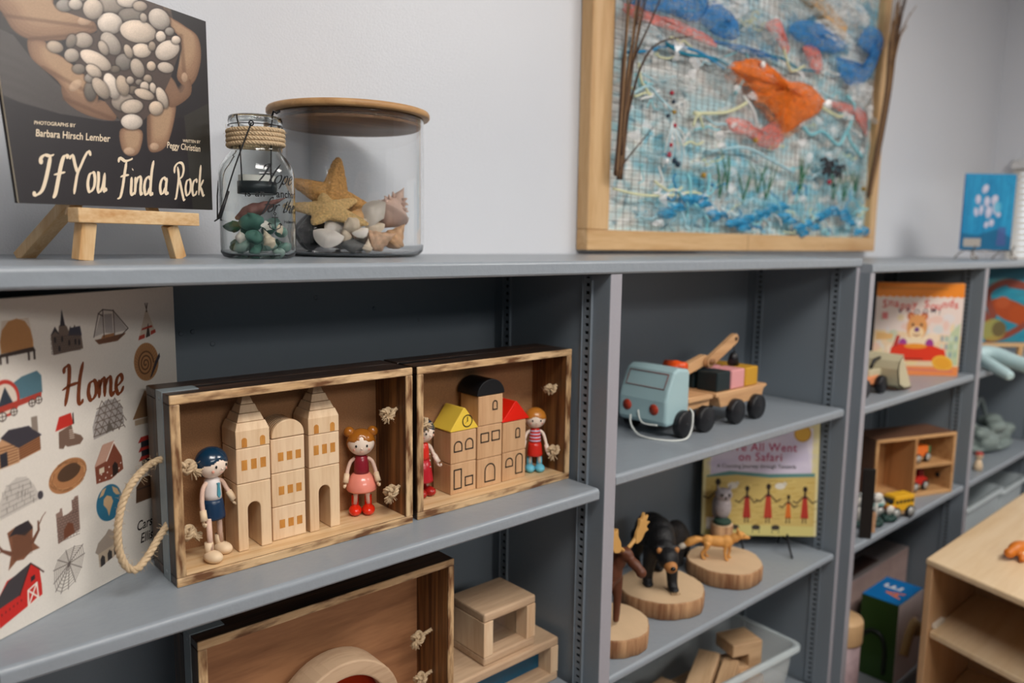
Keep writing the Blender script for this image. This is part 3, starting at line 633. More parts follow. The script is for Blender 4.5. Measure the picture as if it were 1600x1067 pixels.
def cover_slab(name, off0, off1, mt, ins=0):
    mb = MB(); n = 8; V = []
    for off in (off0, off1):
        for j in range(n+1):
            for i in range(n+1): V.append(rpos(ins+(1-2*ins)*i/n, ins+(1-2*ins)*j/n, off)-O0)
    k = (n+1)**2; F = []
    for j in range(n):
        for i in range(n):
            a = j*(n+1)+i; F += [(a, a+1, a+n+2, a+n+1), (a+k, a+k+n+1, a+k+n+2, a+k+1)]
    for i in range(n):
        F += [(i, i+k, i+1+k, i+1), (n*(n+1)+i, n*(n+1)+i+1, n*(n+1)+i+1+k, n*(n+1)+i+k), (i*(n+1), (i+1)*(n+1), (i+1)*(n+1)+k, i*(n+1)+k), (i*(n+1)+n, i*(n+1)+n+k, (i+1)*(n+1)+n+k, (i+1)*(n+1)+n)]
    mb.add(V, F); return mb.build(name, mt, rb)
cover_slab('front_cover', -.0002, -.0018, mat('cream_cover_edge', 'cfc0a8', .6)); cover_slab('page_block', -.0019, -.006, M['paper'], .006); cover_slab('back_cover', -.0061, -.0076, dk)
def rp(u, v):
    B = [np.array(RQ[k]-O0) for k in ('BL', 'BR', 'TR', 'TL')]; u = u[:, None]; v = v[:, None]
    return B[0]*(1-u)*(1-v)+B[1]*u*(1-v)+B[2]*u*v+B[3]*(1-u)*v+np.array(Rn)*.0002
printed_sheet('cover_picture', M['print'], 420, 420, rp, lambda u, v: rc_.sample(hap(HU, u, v)[0], -hap(HU, u, v)[1]), rb)
def rsurf(x, y):
    u, v = hap(HI, x, -y); return rpos(u, v, .0006)-O0
cr = mat('cream_title_ink', 'ecd9bd', .5)
script_on([('If', 56, -303, 54, 40), ('You', 110, -302, 54, 56), ('Find', 183, -306, 50, 56), ('a', 249, -305, 46, 14), ('Rock', 272, -307, 45, 48)], rsurf, cr, 'title_lettering', rb, nib=.15, nibang=15, slant=.12, thin=.32)
flat_text('PHOTOGRAPHS BY', 7.6, 55, -205, rsurf, cr, 'credit_lettering', rb, ang=-.06); flat_text('Barbara Hirsch Lember', 15, 57, -222.5, rsurf, cr, 'credit_lettering', rb, ang=-.065, sx=.83)
flat_text('WRITTEN BY', 6.2, 288, -229, rsurf, cr, 'credit_lettering', rb, ang=-.06, sx=.75); flat_text('Peggy Christian', 13.5, 263, -238, rsurf, cr, 'credit_lettering', rb, ang=-.10, sx=.62)
# ------------------------------------------------------------------ woods
M['pine'] = wood('pale_pine', 'e3c6a2', 'c9a27a', 'z', 26, .1, .4, .75, .5)
M['pineb'] = wood('pale_pine_side', 'e6caa8', 'd0aa84', 'z', 30, .1, .4, .75, .5)
M['beech'] = wood('beech_block', 'd2a980', 'b88a60', 'z', 26, .1, .4, .75, .5)
M['crate_edge'] = wood('crate_edge_scorched', 'dcbc92', 'b48a5a', 'x', 55, .09, .3, .8, .5, burn=('6a4426', .545, .09, 75), bump=.4)
M['crate_edge_z'] = wood('crate_upright_scorched', 'dabb90', 'ac8254', 'z', 55, .09, .3, .8, .5, burn=('6a4426', .53, .09, 75), bump=.4)
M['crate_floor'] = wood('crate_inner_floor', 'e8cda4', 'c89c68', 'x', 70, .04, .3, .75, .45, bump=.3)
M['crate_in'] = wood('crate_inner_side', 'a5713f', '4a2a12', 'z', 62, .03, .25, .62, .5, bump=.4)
M['crate_dark'] = wood('crate_burnt_outside', '5e4230', '1c130d', 'x', 45, .05, .2, .6, .3, bump=.6)
M['crate_dark_z'] = wood('crate_burnt_side', '6a4a2e', '22160d', 'z', 55, .05, .2, .6, .4, bump=.6)
M['strap'] = mat('galvanised_strap', '8c979c', .42, .25, bump=(70, .3), var=(30, .2))
M['hardboard'] = mat('brown_hardboard', 'a87a52', .65, bump=(500, .5), var=(420, .3))
M['plywood'] = wood('crate_plywood_back', 'b5825a', '85583a', 'x', 22, .12, .35, .75, .55)
M['jute'] = mat('jute_rope', 'c7ae8c', .85, bump=(300, .8), var=(120, .2))
M['orange_stain'] = wood('honey_stain', 'd39545', 'b06f28', 'z', 60, .2, .3, .7, .5)

def knot(mb, c, r, seed=0, tail=(0, 0, -1), R=.0042):
    rnd = random.Random(seed); c = Vector(c); P = []
    for k in range(13):
        t = 2*pi*k/12*1.0
        P.append(c+Vector(((sin(t)+2*sin(2*t))*.3, (cos(t)-2*cos(2*t))*.3, -sin(3*t)*.45))*r)
    fr = rope_mesh(mb, P, R, k=5)
    tail = Vector(tail).normalized()
    for _ in range(26):
        d = (tail+Vector([rnd.gauss(0, .35) for _ in range(3)])).normalized(); q = c+tail*r*.5
        mb.tube([q, q+d*r*.5, q+d*r*(.9+.4*rnd.random())], .0009, 4)
    fuzz(mb, fr, R, 14, .006)

def crate(x0, x1, y0, y1, z0, h, label, back, t=.0135, knots=(), strap=True, handle=None, light=False):
    T = thing('wooden_crate', ((x0+x1)/2, y0, z0), label, 'crate')
    X0, X1 = -(x1-x0)/2, (x1-x0)/2; D = y1-y0
    e = M['crate_edge']; ez = M['crate_edge_z']
    def board(nm, bx, inner, outer, edge, up):
        # a board in two planks with a groove, its front edge pale and scorched
        ax0, ax1, az0, az1 = bx; mb = MB()
        mb.box(ax0, ax1, .0015, D*.56, az0, az1, 0); mb.box(ax0, ax1, D*.575, D, az0, az1, 0)
        o = mb.build(nm, [outer], T, bevel=.0018, label=None)
        MB().box(ax0, ax1, 0, .004, az0, az1, 0).build('front_edge', edge, o, bevel=.0015)
        ins = MB()
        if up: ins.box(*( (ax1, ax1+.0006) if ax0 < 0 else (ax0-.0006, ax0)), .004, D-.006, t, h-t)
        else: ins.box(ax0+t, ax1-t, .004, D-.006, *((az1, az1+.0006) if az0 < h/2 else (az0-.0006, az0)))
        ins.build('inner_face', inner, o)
        return o
    board('top_board', (X0, X1, h-t, h), M['crate_dark'], M['crate_dark'], e, False)
    board('bottom_board', (X0, X1, 0, t), M['crate_floor'], M['crate_dark'], e, False)
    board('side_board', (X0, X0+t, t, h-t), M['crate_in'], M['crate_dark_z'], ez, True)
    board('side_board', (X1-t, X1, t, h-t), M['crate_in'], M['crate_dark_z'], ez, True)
    MB().box(X0+t, X1-t, D-.006, D-.001, t, h-t).build('back_panel', back, T)
    if strap:
        s = MB(); ya, yb = D*.27, D*.53
        s.box(X0-.0012, X0, ya, yb, -.0, h+.0012); s.box(X0, X0+.05, ya, yb, h, h+.0012)
        so = s.build('metal_strap', M['strap'], T)
        for zz in (.012, h-.01): MB().ell((X0-.0012, (ya+yb)/2, zz), (.001, .003, .003), n=10).build('nail_head', M['strap'], so)
    for i, (x, y, z, tl) in enumerate(knots):
        mb = MB(); kx = x-T.location.x; ky = y-T.location.y; kz = z-T.location.z
        knot(mb, (kx, ky, kz), .0135, i, tl)
        sx = X0+t if kx < 0 else X1-t
        rope_mesh(mb, [(kx, ky, kz), ((kx+sx)/2, ky, kz+.003), (sx, ky+.0, kz+.006)], .0036)
        mb.build('rope_knot', M['jute'], T)
    if handle:
        mb = MB(); fr = rope_mesh(mb, [Vector(p)-T.location for p in handle], .0052, k=8); fuzz(mb, fr, .0052, 200, .006)
        mb.build('rope_handle', M['jute'], T)
    return T
crate(.3407, .7435, .0865, .190, .7031, .2785, 'scorched wooden crate on its side holding the pale castle blocks and two dolls', M['hardboard'],
      knots=[(.372, .118, .868, (1, 0, -1)), (.372, .13, .765, (1, 0, -.6)), (.712, .115, .900, (-1, -1, -.6)), (.7135, .108, .762, (-.6, -.3, -1))],
      handle=[(.343, .128, .884), (.320, .122, .879), (.29, .095, .866), (.273, .085, .84), (.265, .08, .80), (.27, .08, .765), (.283, .078, .75), (.302, .09, .757), (.325, .108, .776), (.343, .122, .788)])
crate(.7560, 1.1435, .0905, .200, .7031, .2770, 'scorched wooden crate on its side holding the house blocks with yellow, black and red roofs', M['hardboard'],
      strap=False, knots=[(.787, .122, .872, (1, 0, -.8)), (1.112, .12, .895, (-1, -1, 0)), (1.1165, .112, .765, (-.5, -.2, -1))])
crate(.362, .829, .078, .185, .2454, .371, 'large scorched wooden crate on the lowest shelf holding the red arch block', M['plywood'],
      knots=[(.785, .13, .455, (-1, -.3, -.8)), (.392, .13, .500, (1, 0, -.5)), (.79, .13, .37, (-1, -.3, -.8))])

# ------------------------------------------------------------------ castle and house blocks
def arch_poly(x0, x1, z0, zt, n=8):
    r = (x1-x0)/2; cx = (x0+x1)/2; return [(x0, z0)]+[(cx-r*cos(pi*k/n), zt-r+r*sin(pi*k/n)) for k in range(n+1)]+[(x1, z0)]
def block(name, x0, x1, y0, y1, z0, z1, label, group, material, kind='box', marks=(), ink=None, mk='window_mark'):
    t = thing(name, ((x0+x1)/2, y0, z0), label, 'toy block', group)
    w_ = (x1-x0)/2; h = z1-z0; D = y1-y0; g = .0005
    if kind == 'box': o = MB().box(-w_, w_, 0, D, g, h-g)
    elif kind == 'arch':
        a, b, zt = marks; o = MB(); ap = arch_poly(a, b, g, zt)
        o.prism([(-w_, g)]+ap+[(w_, g), (w_, h-g), (-w_, h-g)], 'xz', 0, D)
    elif kind == 'gable': o = MB().prism([(-w_-.001, g), (w_+.001, g), (w_+.001, .003), (.002, h), (-.002, h), (-w_-.001, .003)], 'xz', 0, D)
    elif kind == 'round': o = MB().prism([(w_*1.04*cos(pi*k/20), g+(h-g)*sin(pi*k/20)) for k in range(21)], 'xz', 0, D, smooth=False)
    elif kind == 'halfround': o = MB().prism([(w_, g), (w_, .004)]+[(w_*cos(pi*k/20), .004+(h-.004)*sin(pi*k/20)) for k in range(21)]+[(-w_, .004), (-w_, g)], 'xz', 0, D)
    elif kind == 'stepped':
        o = MB(); zb = marks; o.box(-w_, w_, 0, D, g, zb); n = 4; sh = (h-zb)/n
        for k in range(n):
            f0 = 1-k/n*.84; f1 = f0-.155
            za = zb+k*sh; zc = za+sh-.0006; yb = D*.5
            V = []
            for f, zz in ((f0, za), (f1, zc)):
                V += [(-w_*f, yb-yb*f, zz), (w_*f, yb-yb*f, zz), (w_*f, yb+yb*f, zz), (-w_*f, yb+yb*f, zz)]
            o.add(V, [(0, 3, 2, 1), (4, 5, 6, 7), (0, 1, 5, 4), (1, 2, 6, 5), (2, 3, 7, 6), (3, 0, 4, 7)])
    ob = o.build('body', material, t, bevel=.0012 if kind not in ('stepped',) else .0006)
    return t, w_, h, D
def filled(t, polys, material, y=-.0004, name='window_mark'):
    for p in polys: MB().prism(p, 'xz', y, .001).build(name, material, t)
def outline(t, polys, material, wd=.0027, name='painted_window', y=-.0004):
    for p in polys:
        c = Vector((sum(q[0] for q in p)/len(p), sum(q[1] for q in p)/len(p))); n = len(p); mb = MB()
        A = [Vector(q) for q in p]; B = []
        for i in range(n):
            e1 = (A[i]-A[i-1]).normalized(); e2 = (A[(i+1) % n]-A[i]).normalized(); nn = Vector((-e1.y-e2.y, e1.x+e2.x))
            if nn.length < 1e-6: nn = Vector((-e1.y, e1.x))
            nn.normalize(); k = wd/max(.5, abs(nn.dot(Vector((-e1.y, e1.x)))))
            if nn.dot(c-A[i]) < 0: nn = -nn
            B.append(A[i]+nn*k)
        mb.add([(q.x, y, q.y) for q in A]+[(q.x, y, q.y) for q in B], [(i, (i+1) % n, (i+1) % n+n, i+n) for i in range(n)])
        o = mb.build(name, material, t)
def rect(x0, x1, z0, z1): return [(x0, z0), (x0, z1), (x1, z1), (x1, z0)]
F0 = .7172
CG = 'pale wooden castle blocks'
for (x0, x1, y0, nm, dz) in ((.4449, .4985, .1215, 'left', 0), (.5665, .6215, .1255, 'right', .0015)):
    t, w_, h, D = block('arch_block', x0, x1, y0, y0+.054, F0, .8245+dz, 'pale arched base block of the %s castle tower' % nm, CG, M['pine'], 'arch', (-.011, .0095, .0760))
    t, w_, h, D = block('window_block', x0, x1, y0, y0+.054, .8245+dz, .8800+dz, 'pale block with three square windows in the %s castle tower' % nm, CG, M['pineb'])
    filled(t, [rect(cx-.0044, cx+.0044, .021, .037) for cx in (-.0145, .0005, .0155)], M['orange_stain'])
    t, w_, h, D = block('spire_block', x0, x1, y0, y0+.054, .8800+dz, .9575+dz, 'pale stepped spire block on the %s castle tower' % nm, CG, M['pine'], 'stepped', .027)
    filled(t, [arch_poly(cx-.0042, cx+.0042, .0015, .0165) for cx in (-.0135, .0155)], M['orange_stain'])
y0 = .1290
for i, (za, zb) in enumerate(((F0, .7725), (.7725, .8280), (.8280, .8842))):
    t, w_, h, D = block('window_block', .5035, .5605, y0, y0+.05, za, zb, 'pale block with three square windows, %s of the middle castle stack' % ('lowest', 'second', 'uppermost')[i], CG, M['pineb'] if i != 1 else M['pine'])
    filled(t, [rect(cx-.0046, cx+.0046, .019, .033) for cx in (-.0125, .0025, .0175)], M['orange_stain'])
t, w_, h, D = block('half_round_block', .5055, .5605, y0, y0+.05, .8845, .9130, 'pale half round ribbed block on top of the middle castle stack', CG, M['pine'], 'halfround')
for k in range(7):
    yy = .007+k*.006
    MB().tube([(w_*1.0*cos(pi*j/16), yy, .0035+(h-.0035)*sin(pi*j/16)) for j in range(17)], .0007, 5).build('groove', M['crate_in'], t)
HG = 'wooden house blocks with painted windows'
ink = mat('black_paint', '14120f', .5)
def hb(x0, x1, y0, za, zb, lab, marks, mt='beech'):
    t, w_, h, D = block('house_block', x0, x1, y0, y0+.056, za, zb, lab, HG, M[mt]); outline(t, marks, ink); return t
hb(.858, .9195, .1281, F0, .7772, 'lower block under the yellow roof, door outline beside a small square window', [rect(-.024, -.004, .009, .049), rect(.003, .024, .011, .031)])
hb(.858, .9195, .1281, .7772, .8395, 'upper block under the yellow roof with two arched windows', [arch_poly(-.024, -.003, .022, .044), arch_poly(.003, .024, .023, .046)])
hb(.921, .9835, .1258, F0, .7755, 'lowest block of the black roofed tower with an arched door outline', [arch_poly(-.013, .015, .009, .047)])
hb(.921, .9835, .1258, .7755, .8415, 'middle block of the black roofed tower with two square windows', [rect(-.024, -.002, .032, .052), rect(.004, .026, .032, .053)])
hb(.923, .9850, .1258, .8415, .9010, 'top block of the black roofed tower with one small arched window', [arch_poly(.004, .0175, .028, .048)])
hb(.9875, 1.0500, .1273, F0, .7765, 'lower block under the red roof with arched window and door outlines', [arch_poly(-.024, -.003, .028, .048), arch_poly(.003, .024, .010, .053)])
hb(.9875, 1.0500, .1273, .7765, .8390, 'upper block under the red roof with one small arched window', [arch_poly(.002, .0155, .026, .048)])
yr = mat('yellow_roof_paint', 'ecc848', .4, var=(40, .04)); rr = mat('red_roof_paint', 'e8200c', .4, var=(40, .04)); kr = mat('black_roof_paint', '101216', .45, var=(40, .1))
t, w_, h, D = block('roof_block', .8575, .9225, .1275, .186, .8396, .8830, 'yellow gabled roof block with a painted clock', HG, yr, 'gable')
ck = MB(); ring = [(cos(2*pi*k/28), sin(2*pi*k/28)) for k in range(28)]
ck.add([(a*.0125+.007, -.0004, b*.0125+.0175) for a, b in ring]+[(a*.0102+.007, -.0004, b*.0102+.0175) for a, b in ring], [(i, (i+1) % 28, (i+1) % 28+28, i+28) for i in range(28)])
ck.prism(rect(.0064, .0084, .016, .0255), 'xz', -.0004, .0003); ck.prism([(.0072, .0165), (.0084, .0180), (.0026, .0142), (.0016, .0128)], 'xz', -.0004, .0003)
ck.build('clock_mark', ink, t)
block('roof_block', .9205, .9875, .1245, .188, .9012, .9325, 'black half round roof block on the tallest house tower', HG, kr, 'round')
block('roof_block', .9865, 1.0570, .1265, .186, .8392, .8795, 'red gabled roof block', HG, rr, 'gable')
# ------------------------------------------------------------------ dolls
skin = mat('painted_doll_skin', 'efdccb', .35, var=(30, .03)); eyek = mat('doll_eye_paint', '16110f', .25); blush = mat('doll_blush', 'd99a86', .5)
bw = mat('bare_maple', 'e3c8a6', .5, var=(60, .05)); pip = mat('doll_limb_cord', 'd9b7a4', .7, bump=(400, .4))
def doll(label, loc, rz, hairc, buns=False, torso=None, lower=None, lower_r=(.0155, .0175), shoe='bare', hand='bare', s=1.0, arms=((-1, .0), (1, .0)), legs=((-.0115, 0), (.0115, 0)), tie=None, stripes=None, coat=None, leg_len=0, skirt=False, bangs=0., zoff=0):
    T = thing('peg_doll', loc, label, 'doll', 'painted wooden dolls in the crates', rz); T.scale = (s, s, s)
    L = leg_len
    hz = .1255+L; R = .0232
    hd = MB().ell((0, 0, hz), (R*1.02, R*.96, R), n=40).build('head', skin, T)
    hm = MB(); n = 56; m = 40; rings = []
    for i in range(m+1):
        th = pi*i/m; ring = []
        for j in range(n):
            ph = 2*pi*j/n; x = sin(th)*cos(ph); y = sin(th)*sin(ph); z = cos(th)
            front = max(0, -y); line = -.35+(.70-.32*min(abs(x+.12)*1.5, 1))*min(front*2.2, 1) - (.45 if front < .05 else 0)
            if buns: line = -.15+(.62-.30*min(abs(x)*1.6, 1)+.12*(abs(x) < .12))*min(front*2.4, 1)-(.5 if front < .05 else 0)
            k = 1.055 if z > line else .96
            ring.append(Vector((x*R*1.02*k, y*R*.96*k, hz+z*R*k)))
        rings.append(ring)
    hm.loft(rings)
    if buns:
        for sx in (-1, 1): hm.ell((sx*R*.86, .002, hz+R*.80), R*.42, n=20)
    hm.build('hair', hairc, hd)
    for sx in (-1, 1):
        MB().ell((sx*.0092, -R*.885, hz-.002), (.0019, .0012, .0025), n=12).build('eye', eyek, hd)
        MB().ell((sx*.0128, -R*.76, hz-.0088), (.0022, .0008, .0022), rot=(0, 0, sx*.6), n=10).build('cheek', blush, hd)
    MB().ell((0, -R*.97, hz-.0062), .0017, n=10).build('nose', skin, hd)
    MB().tube([(-.003, -R*.90, hz-.0115), (0, -R*.895, hz-.0125), (.003, -R*.90, hz-.0115)], .00045, 5).build('mouth', blush, hd)
    MB().cyl((0, 0, .100+L), (0, 0, .106+L), .006, n=16).build('neck', torso, hd)
    t0 = .070+L
    tt = MB().lathe([(.0135, t0), (.0132, t0+.008), (.0125, t0+.02), (.011, t0+.03), (.007, t0+.0335)], n=28).build('torso', torso, T)
    if stripes:
        for q in range(4):
            zz = t0+.004+q*.0075; MB().lathe([(.0136-q*.0004, zz), (.01355-q*.0004, zz+.003)], n=28, caps=False).build('stripe', stripes, tt)
    if tie: MB().prism([(-.0022, t0+.026), (.0022, t0+.026), (.0015, t0+.022), (.0032, t0+.008), (0, t0+.003), (-.0032, t0+.008), (-.0015, t0+.022)], 'xz', -.0148, -.0115).build('tie', tie, tt)
    lz = .040+L
    if skirt: MB().lathe([(.005, lz), (.0255, lz), (.0268, lz+.003), (.0255, lz+.012), (.021, lz+.023), (.0145, lz+.0305), (.013, lz+.031)], n=36).build('skirt', lower, T)
    elif coat: MB().lathe([(.005, lz-.012), (.021, lz-.012), (.0205, lz-.008), (.0175, lz+.012), (.0138, lz+.031)], n=30).build('coat_skirt', lower, T)
    else: MB().lathe([(.005, lz), (lower_r[1], lz), (lower_r[1]+.0003, lz+.004), (lower_r[0], lz+.024), (.0138, lz+.0305)], n=30).build('shorts', lower, T)
    if coat:
        for q in range(4): MB().ell((.0045, -.0145-.0008*q, t0+.024-q*.012), .0012, n=8).build('button', coat, tt)
    for sx, lift in arms:
        P = [(sx*.0105, 0, .097+L), (sx*.0185, -.001, .091+L+lift*.2), (sx*.0235, -.004, .078+L+lift*.6), (sx*.0255, -.008, .069+L+lift)]
        ar = MB().tube(P, .0034, 10, k=5).build('arm', pip if hand == 'bare' else skin, T)
        hb2 = bw if hand == 'bare' else skin; e = Vector(P[-1]); d = (e-Vector(P[-2])).normalized(); mb = MB()
        mb.cyl(e-d*.003, e+d*.013, .0048, .0053, n=16); c2 = e+d*.0165
        side = Vector((sx*.3, -.95, 0)).normalized(); pts = []
        for q in range(9):
            a = -2.3+q*.52; pts.append(c2+(d*cos(a)+side*sin(a))*.0037)
        mb.tube(pts, .0023, 8); mb.build('hand', hb2, ar)
    for lx, ly in legs:
        lg = MB().cyl((lx, ly, .018), (lx*.85, ly*.6, lz+.004), .0042, n=12).build('leg', pip if shoe == 'bare' else skin, T)
        sm_ = bw if shoe == 'bare' else shoe; mb = MB()
        mb.ell((lx, ly-.005, .0085), (.0115, .0165, .0095), n=26); mb.cyl((lx, ly+.003, .010), (lx, ly+.003, .033 if shoe != 'bare' else .030), .0068, .0062, n=18)
        o = mb.build('shoe', sm_, lg)
        for v in o.data.vertices:
            if v.co.z < .0012: v.co.z = .0004
    return T
navy = mat('navy_gloss', '12324a', .22, coat=.6); navym = mat('navy_shorts', '13304e', .35); brown = mat('ginger_gloss', 'a9661f', .25, coat=.6, var=(60, .1))
white = mat('doll_white_shirt', 'dfd6d2', .4); teal = mat('teal_tie', '4b93a6', .4); maroon = mat('maroon_top', '8a1a2a', .3, coat=.4); pink = mat('coral_pink_skirt', 'ee8f7c', .25, coat=.5)
redb = mat('red_boots', 'e02a10', .25, coat=.5); redc = mat('red_coat', 'd22a1c', .3, coat=.3); redd = mat('dark_red_shoes', 'a01c18', .3); lb = mat('light_blue_boots', '6cc0d8', .35); lil = mat('lilac_stripe', 'cfc3dd', .4)
doll('wooden boy doll with navy hair, white shirt, teal tie and navy shorts', (.4115, .1335, F0), radians(22), navy, torso=white, lower=navym, tie=teal, leg_len=.021, legs=((-.018, -.012), (.014, .002)), arms=((-1, -.012), (1, .004)))
doll('wooden girl doll with two ginger hair buns and a coral pink skirt', (.6790, .152, F0), radians(-28), brown, buns=True, torso=maroon, lower=pink, skirt=True, shoe=redb, hand='bare', leg_len=.004)
doll('wooden doll with ginger hair and a red and lilac striped shirt, light blue boots', (1.0905, .142, F0), radians(-34), mat('ginger_hair', 'c07a2c', .3, coat=.4), torso=redc, lower=redc, stripes=lil, shoe=lb, hand='skin', s=.93, leg_len=-.002, arms=((-1, .004), (1, -.006)))
doll('wooden doll with navy hair and a red coat, partly hidden by the crate edge', (.8150, .160, F0), radians(8), navy, torso=redc, lower=mat('crimson_coat', 'b01c28', .3), coat=white, shoe=redd, hand='skin', leg_len=.002, arms=((-1, .0), (1, .003)))
# ------------------------------------------------------------------ easel under the rock book
TZ = 1.1650
ez = wood('easel_pine', 'e6c79a', 'c08a50', 'x', 34, .08, .35, .72, .5)
ezz = wood('easel_pine_leg', 'e3c294', 'c8955c', 'z', 34, .08, .35, .72, .5)
E = thing('tabletop_easel', (.33, .20, TZ), 'small pale wooden easel carrying the rock book', 'easel')
lo = lambda *p: Vector(p)-Vector((.33, .20, TZ))
def bar(nm, a, b, wx, wy, material, T, off, groove=False, ang=0):
    a = Vector(a)-off; b = Vector(b)-off; d = (b-a).normalized(); sx = Vector((cos(ang), sin(ang), 0)); sx = (sx-d*sx.dot(d)).normalized(); sy = d.cross(sx)
    V = []
    for e in (a, b):
        for p, q in ((-1, -1), (1, -1), (1, 1), (-1, 1)): V.append(e+sx*p*wx/2+sy*q*wy/2)
    mb = MB(); mb.add(V, [(0, 3, 2, 1), (4, 5, 6, 7), (0, 1, 5, 4), (1, 2, 6, 5), (2, 3, 7, 6), (3, 0, 4, 7)])
    return mb.build(nm, material, T, bevel=.0012)
A25 = radians(25); off = Vector((.33, .20, TZ))
ua = Vector((cos(A25), sin(A25), 0)); na = Vector((sin(A25), -cos(A25), 0))
L0 = Vector((.2560, .1780, 1.2345)); L1 = L0+ua*.212
bar('ledge', L0+Vector((0, 0, -.008)), L1+Vector((0, 0, -.008)), .022, .020, ez, E, off, ang=A25+pi/2)
bar('front_leg', L0+ua*.022+Vector((0, 0, -.017))-na*.004, L0+ua*.018+Vector((0, 0, -.0690))-na*.010, .023, .016, ezz, E, off, ang=A25)
bar('front_leg', L0+ua*.165+Vector((0, 0, -.017))-na*.004, L0+ua*.190+Vector((0, 0, -.0690))-na*.014, .020, .015, ezz, E, off, ang=A25)
bar('rear_leg', L0+ua*.05+Vector((0, 0, .02))-na*.055, L0+ua*.04+Vector((0, 0, -.0690))-na*.165, .024, .016, ezz, E, off, ang=A25)
bar('back_rest', L0+ua*.022+Vector((0, 0, -.01))-na*.031, L0+ua*.10+Vector((0, 0, .20))-na*.052, .018, .008, ezz, E, off, ang=A25)
bar('back_rest', L0+ua*.165+Vector((0, 0, -.01))-na*.031, L0+ua*.10+Vector((0, 0, .20))-na*.052, .018, .008, ezz, E, off, ang=A25)

# ------------------------------------------------------------------ glass jars
gl = glass('clear_glass', (.985, .99, .99)); glg = glass('greenish_jar_glass', (.96, .985, .975))
blackw = mat('black_wire', '17171a', .4, .6)
def pebble(name, loc, r, rot, material, label, group, cat='sea glass', seed=0, n=14):
    rd = random.Random(seed); T = MB(); k = [rd.uniform(.75, 1.15) for _ in range(9)]
    T.ell((0, 0, 0), r, n=n)
    for i, v in enumerate(T.v):
        a = atan2(v.y, v.x); v *= 1+.18*sin(2*a+k[0]*6)+.12*sin(3*a+k[1]*9)+.06*sin(5*v.z/r[2]+k[2])
    o = T.build(name, material, None); o.location = loc; o.rotation_euler = rot
    return tag(o, label, cat, group)
J = thing('glass_jar', (.553, .265, TZ), 'clear glass jar with jute rope neck, black wire handle and Hope lettering, holding sea glass', 'jar')
R = .0610
prof = [(.0, .0), (R-.012, .0), (R-.004, .003), (R, .010), (R, .013), (R, .135), (R, .138), (R-.003, .152), (R-.012, .166), (.0415, .174), (.0398, .180), (.0398, .214), (.0425, .218), (.0435, .224), (.0425, .231), (.0400, .233),
        (.0375, .231), (.0372, .214), (.0370, .182), (.0400, .1715), (R-.014, .163), (R-.0060, .150), (R-.0032, .138), (R-.0032, .135), (R-.0032, .014), (R-.0032, .011), (R-.008, .0065), (0, .006)]
MB().lathe([(max(r, .0002), z) for r, z in prof], n=72, caps=True).build('glass_body', glg, J)
rm = MB()
hel = [(.0440*cos(a), .0440*sin(a), .182+.0072*a/(2*pi)) for a in np.linspace(0, 2*pi*4, 110)]
fr = rope_mesh(rm, hel, .0039, pitch=.016, k=1); fuzz(rm, fr, .0039, 120, .007)
rm.build('rope_wrap', M['jute'], J)
MB().lathe([(.0432, .2165), (.0442, .2172), (.0432, .218)], n=48, caps=False).build('neck_wire', blackw, J)
def pol(az, r, z): return Vector((r*cos(radians(az)), r*sin(radians(az)), z))
ax1, ax2 = -113.6-8, 58
hw = MB(); P1, P2 = pol(ax1, .0455, .2165), pol(ax2, .0455, .2165)
for P_ in (P1, P2): hw.tube([P_+Vector((.004*cos(a)*.7, -.004*cos(a)*.5, .004*sin(a))) for a in np.linspace(0, 6.3, 14)], .0011, 6)
B1 = Vector((-.083, -.045, .064)); B2 = Vector((-.058, .028, .064))
hw.tube([P1, P1.lerp(B1, .5)+Vector((-.002, 0, .002)), B1], .0012, 7, k=4); hw.tube([P2, Vector((-.035, .06, .15)), B2], .0012, 7, k=4); hw.tube([B1, B1.lerp(B2, .5)+Vector((-.006, 0, -.004)), B2], .0012, 7, k=4)
hwo = hw.build('wire_handle', blackw, J)
MB().tube([P1.lerp(B1, .72), B1], [.0022, .0034], 10).build('handle_grip', mat('black_grip', '1d1c1e', .5), hwo)
ch = MB()
for az in (-163, -68): ch.tube([pol(az, .037, .232), pol(az, .0335, .22), pol(az, .031, .135), pol(az, .031, .108)], .0011, 6)
ch.tube([pol(-68, .037, .232), pol(-68, .0405, .240), pol(-68, .046, .236), pol(-60, .048, .240)], .0018, 6)
cho = ch.build('candle_hanger', blackw, J)
MB().lathe([(.0305, .107), (.0318, .107), (.0318, .127), (.0305, .127)], n=40, caps=False).build('candle_cup', mat('dark_metal_band', '2b3033', .4, .5), cho)
MB().lathe([(.001, .108), (.0300, .108), (.0300, .137), (.001, .137)], n=40, caps=False).build('candle', mat('white_wax', 'd8d6d2', .5), cho)
lk = mat('jar_lettering_black', '101014', .4)
phi = radians(-113.6)
def jsurf(x, y): a = phi+x/R; return Vector(((R+.0004)*cos(a), (R+.0004)*sin(a), y))
script_on([('H', .000, .1215, .030, .030), ('ope', .0245, .1215, .028, .042)], jsurf, lk, 'hope_lettering', J, nib=.12, nibang=20, slant=.42, thin=.3)
script_on([('for', .004, .0760, .024, .028), ('the soul', .040, .0760, .023, .080)], jsurf, lk, 'verse_lettering', J, nib=.13, nibang=20, slant=.38, thin=.4)
flat_text('is an', .0175, -.020, .100, jsurf, lk, 'verse_lettering', J, sx=.9, space=1.1); flat_text('anchor', .0175, .0300, .100, jsurf, lk, 'verse_lettering', J, sx=.95, space=1.05)
flat_text('Hebrews 6:19', .0075, .0440, .0585, jsurf, lk, 'verse_lettering', J)
am = MB(); cx_ = .027
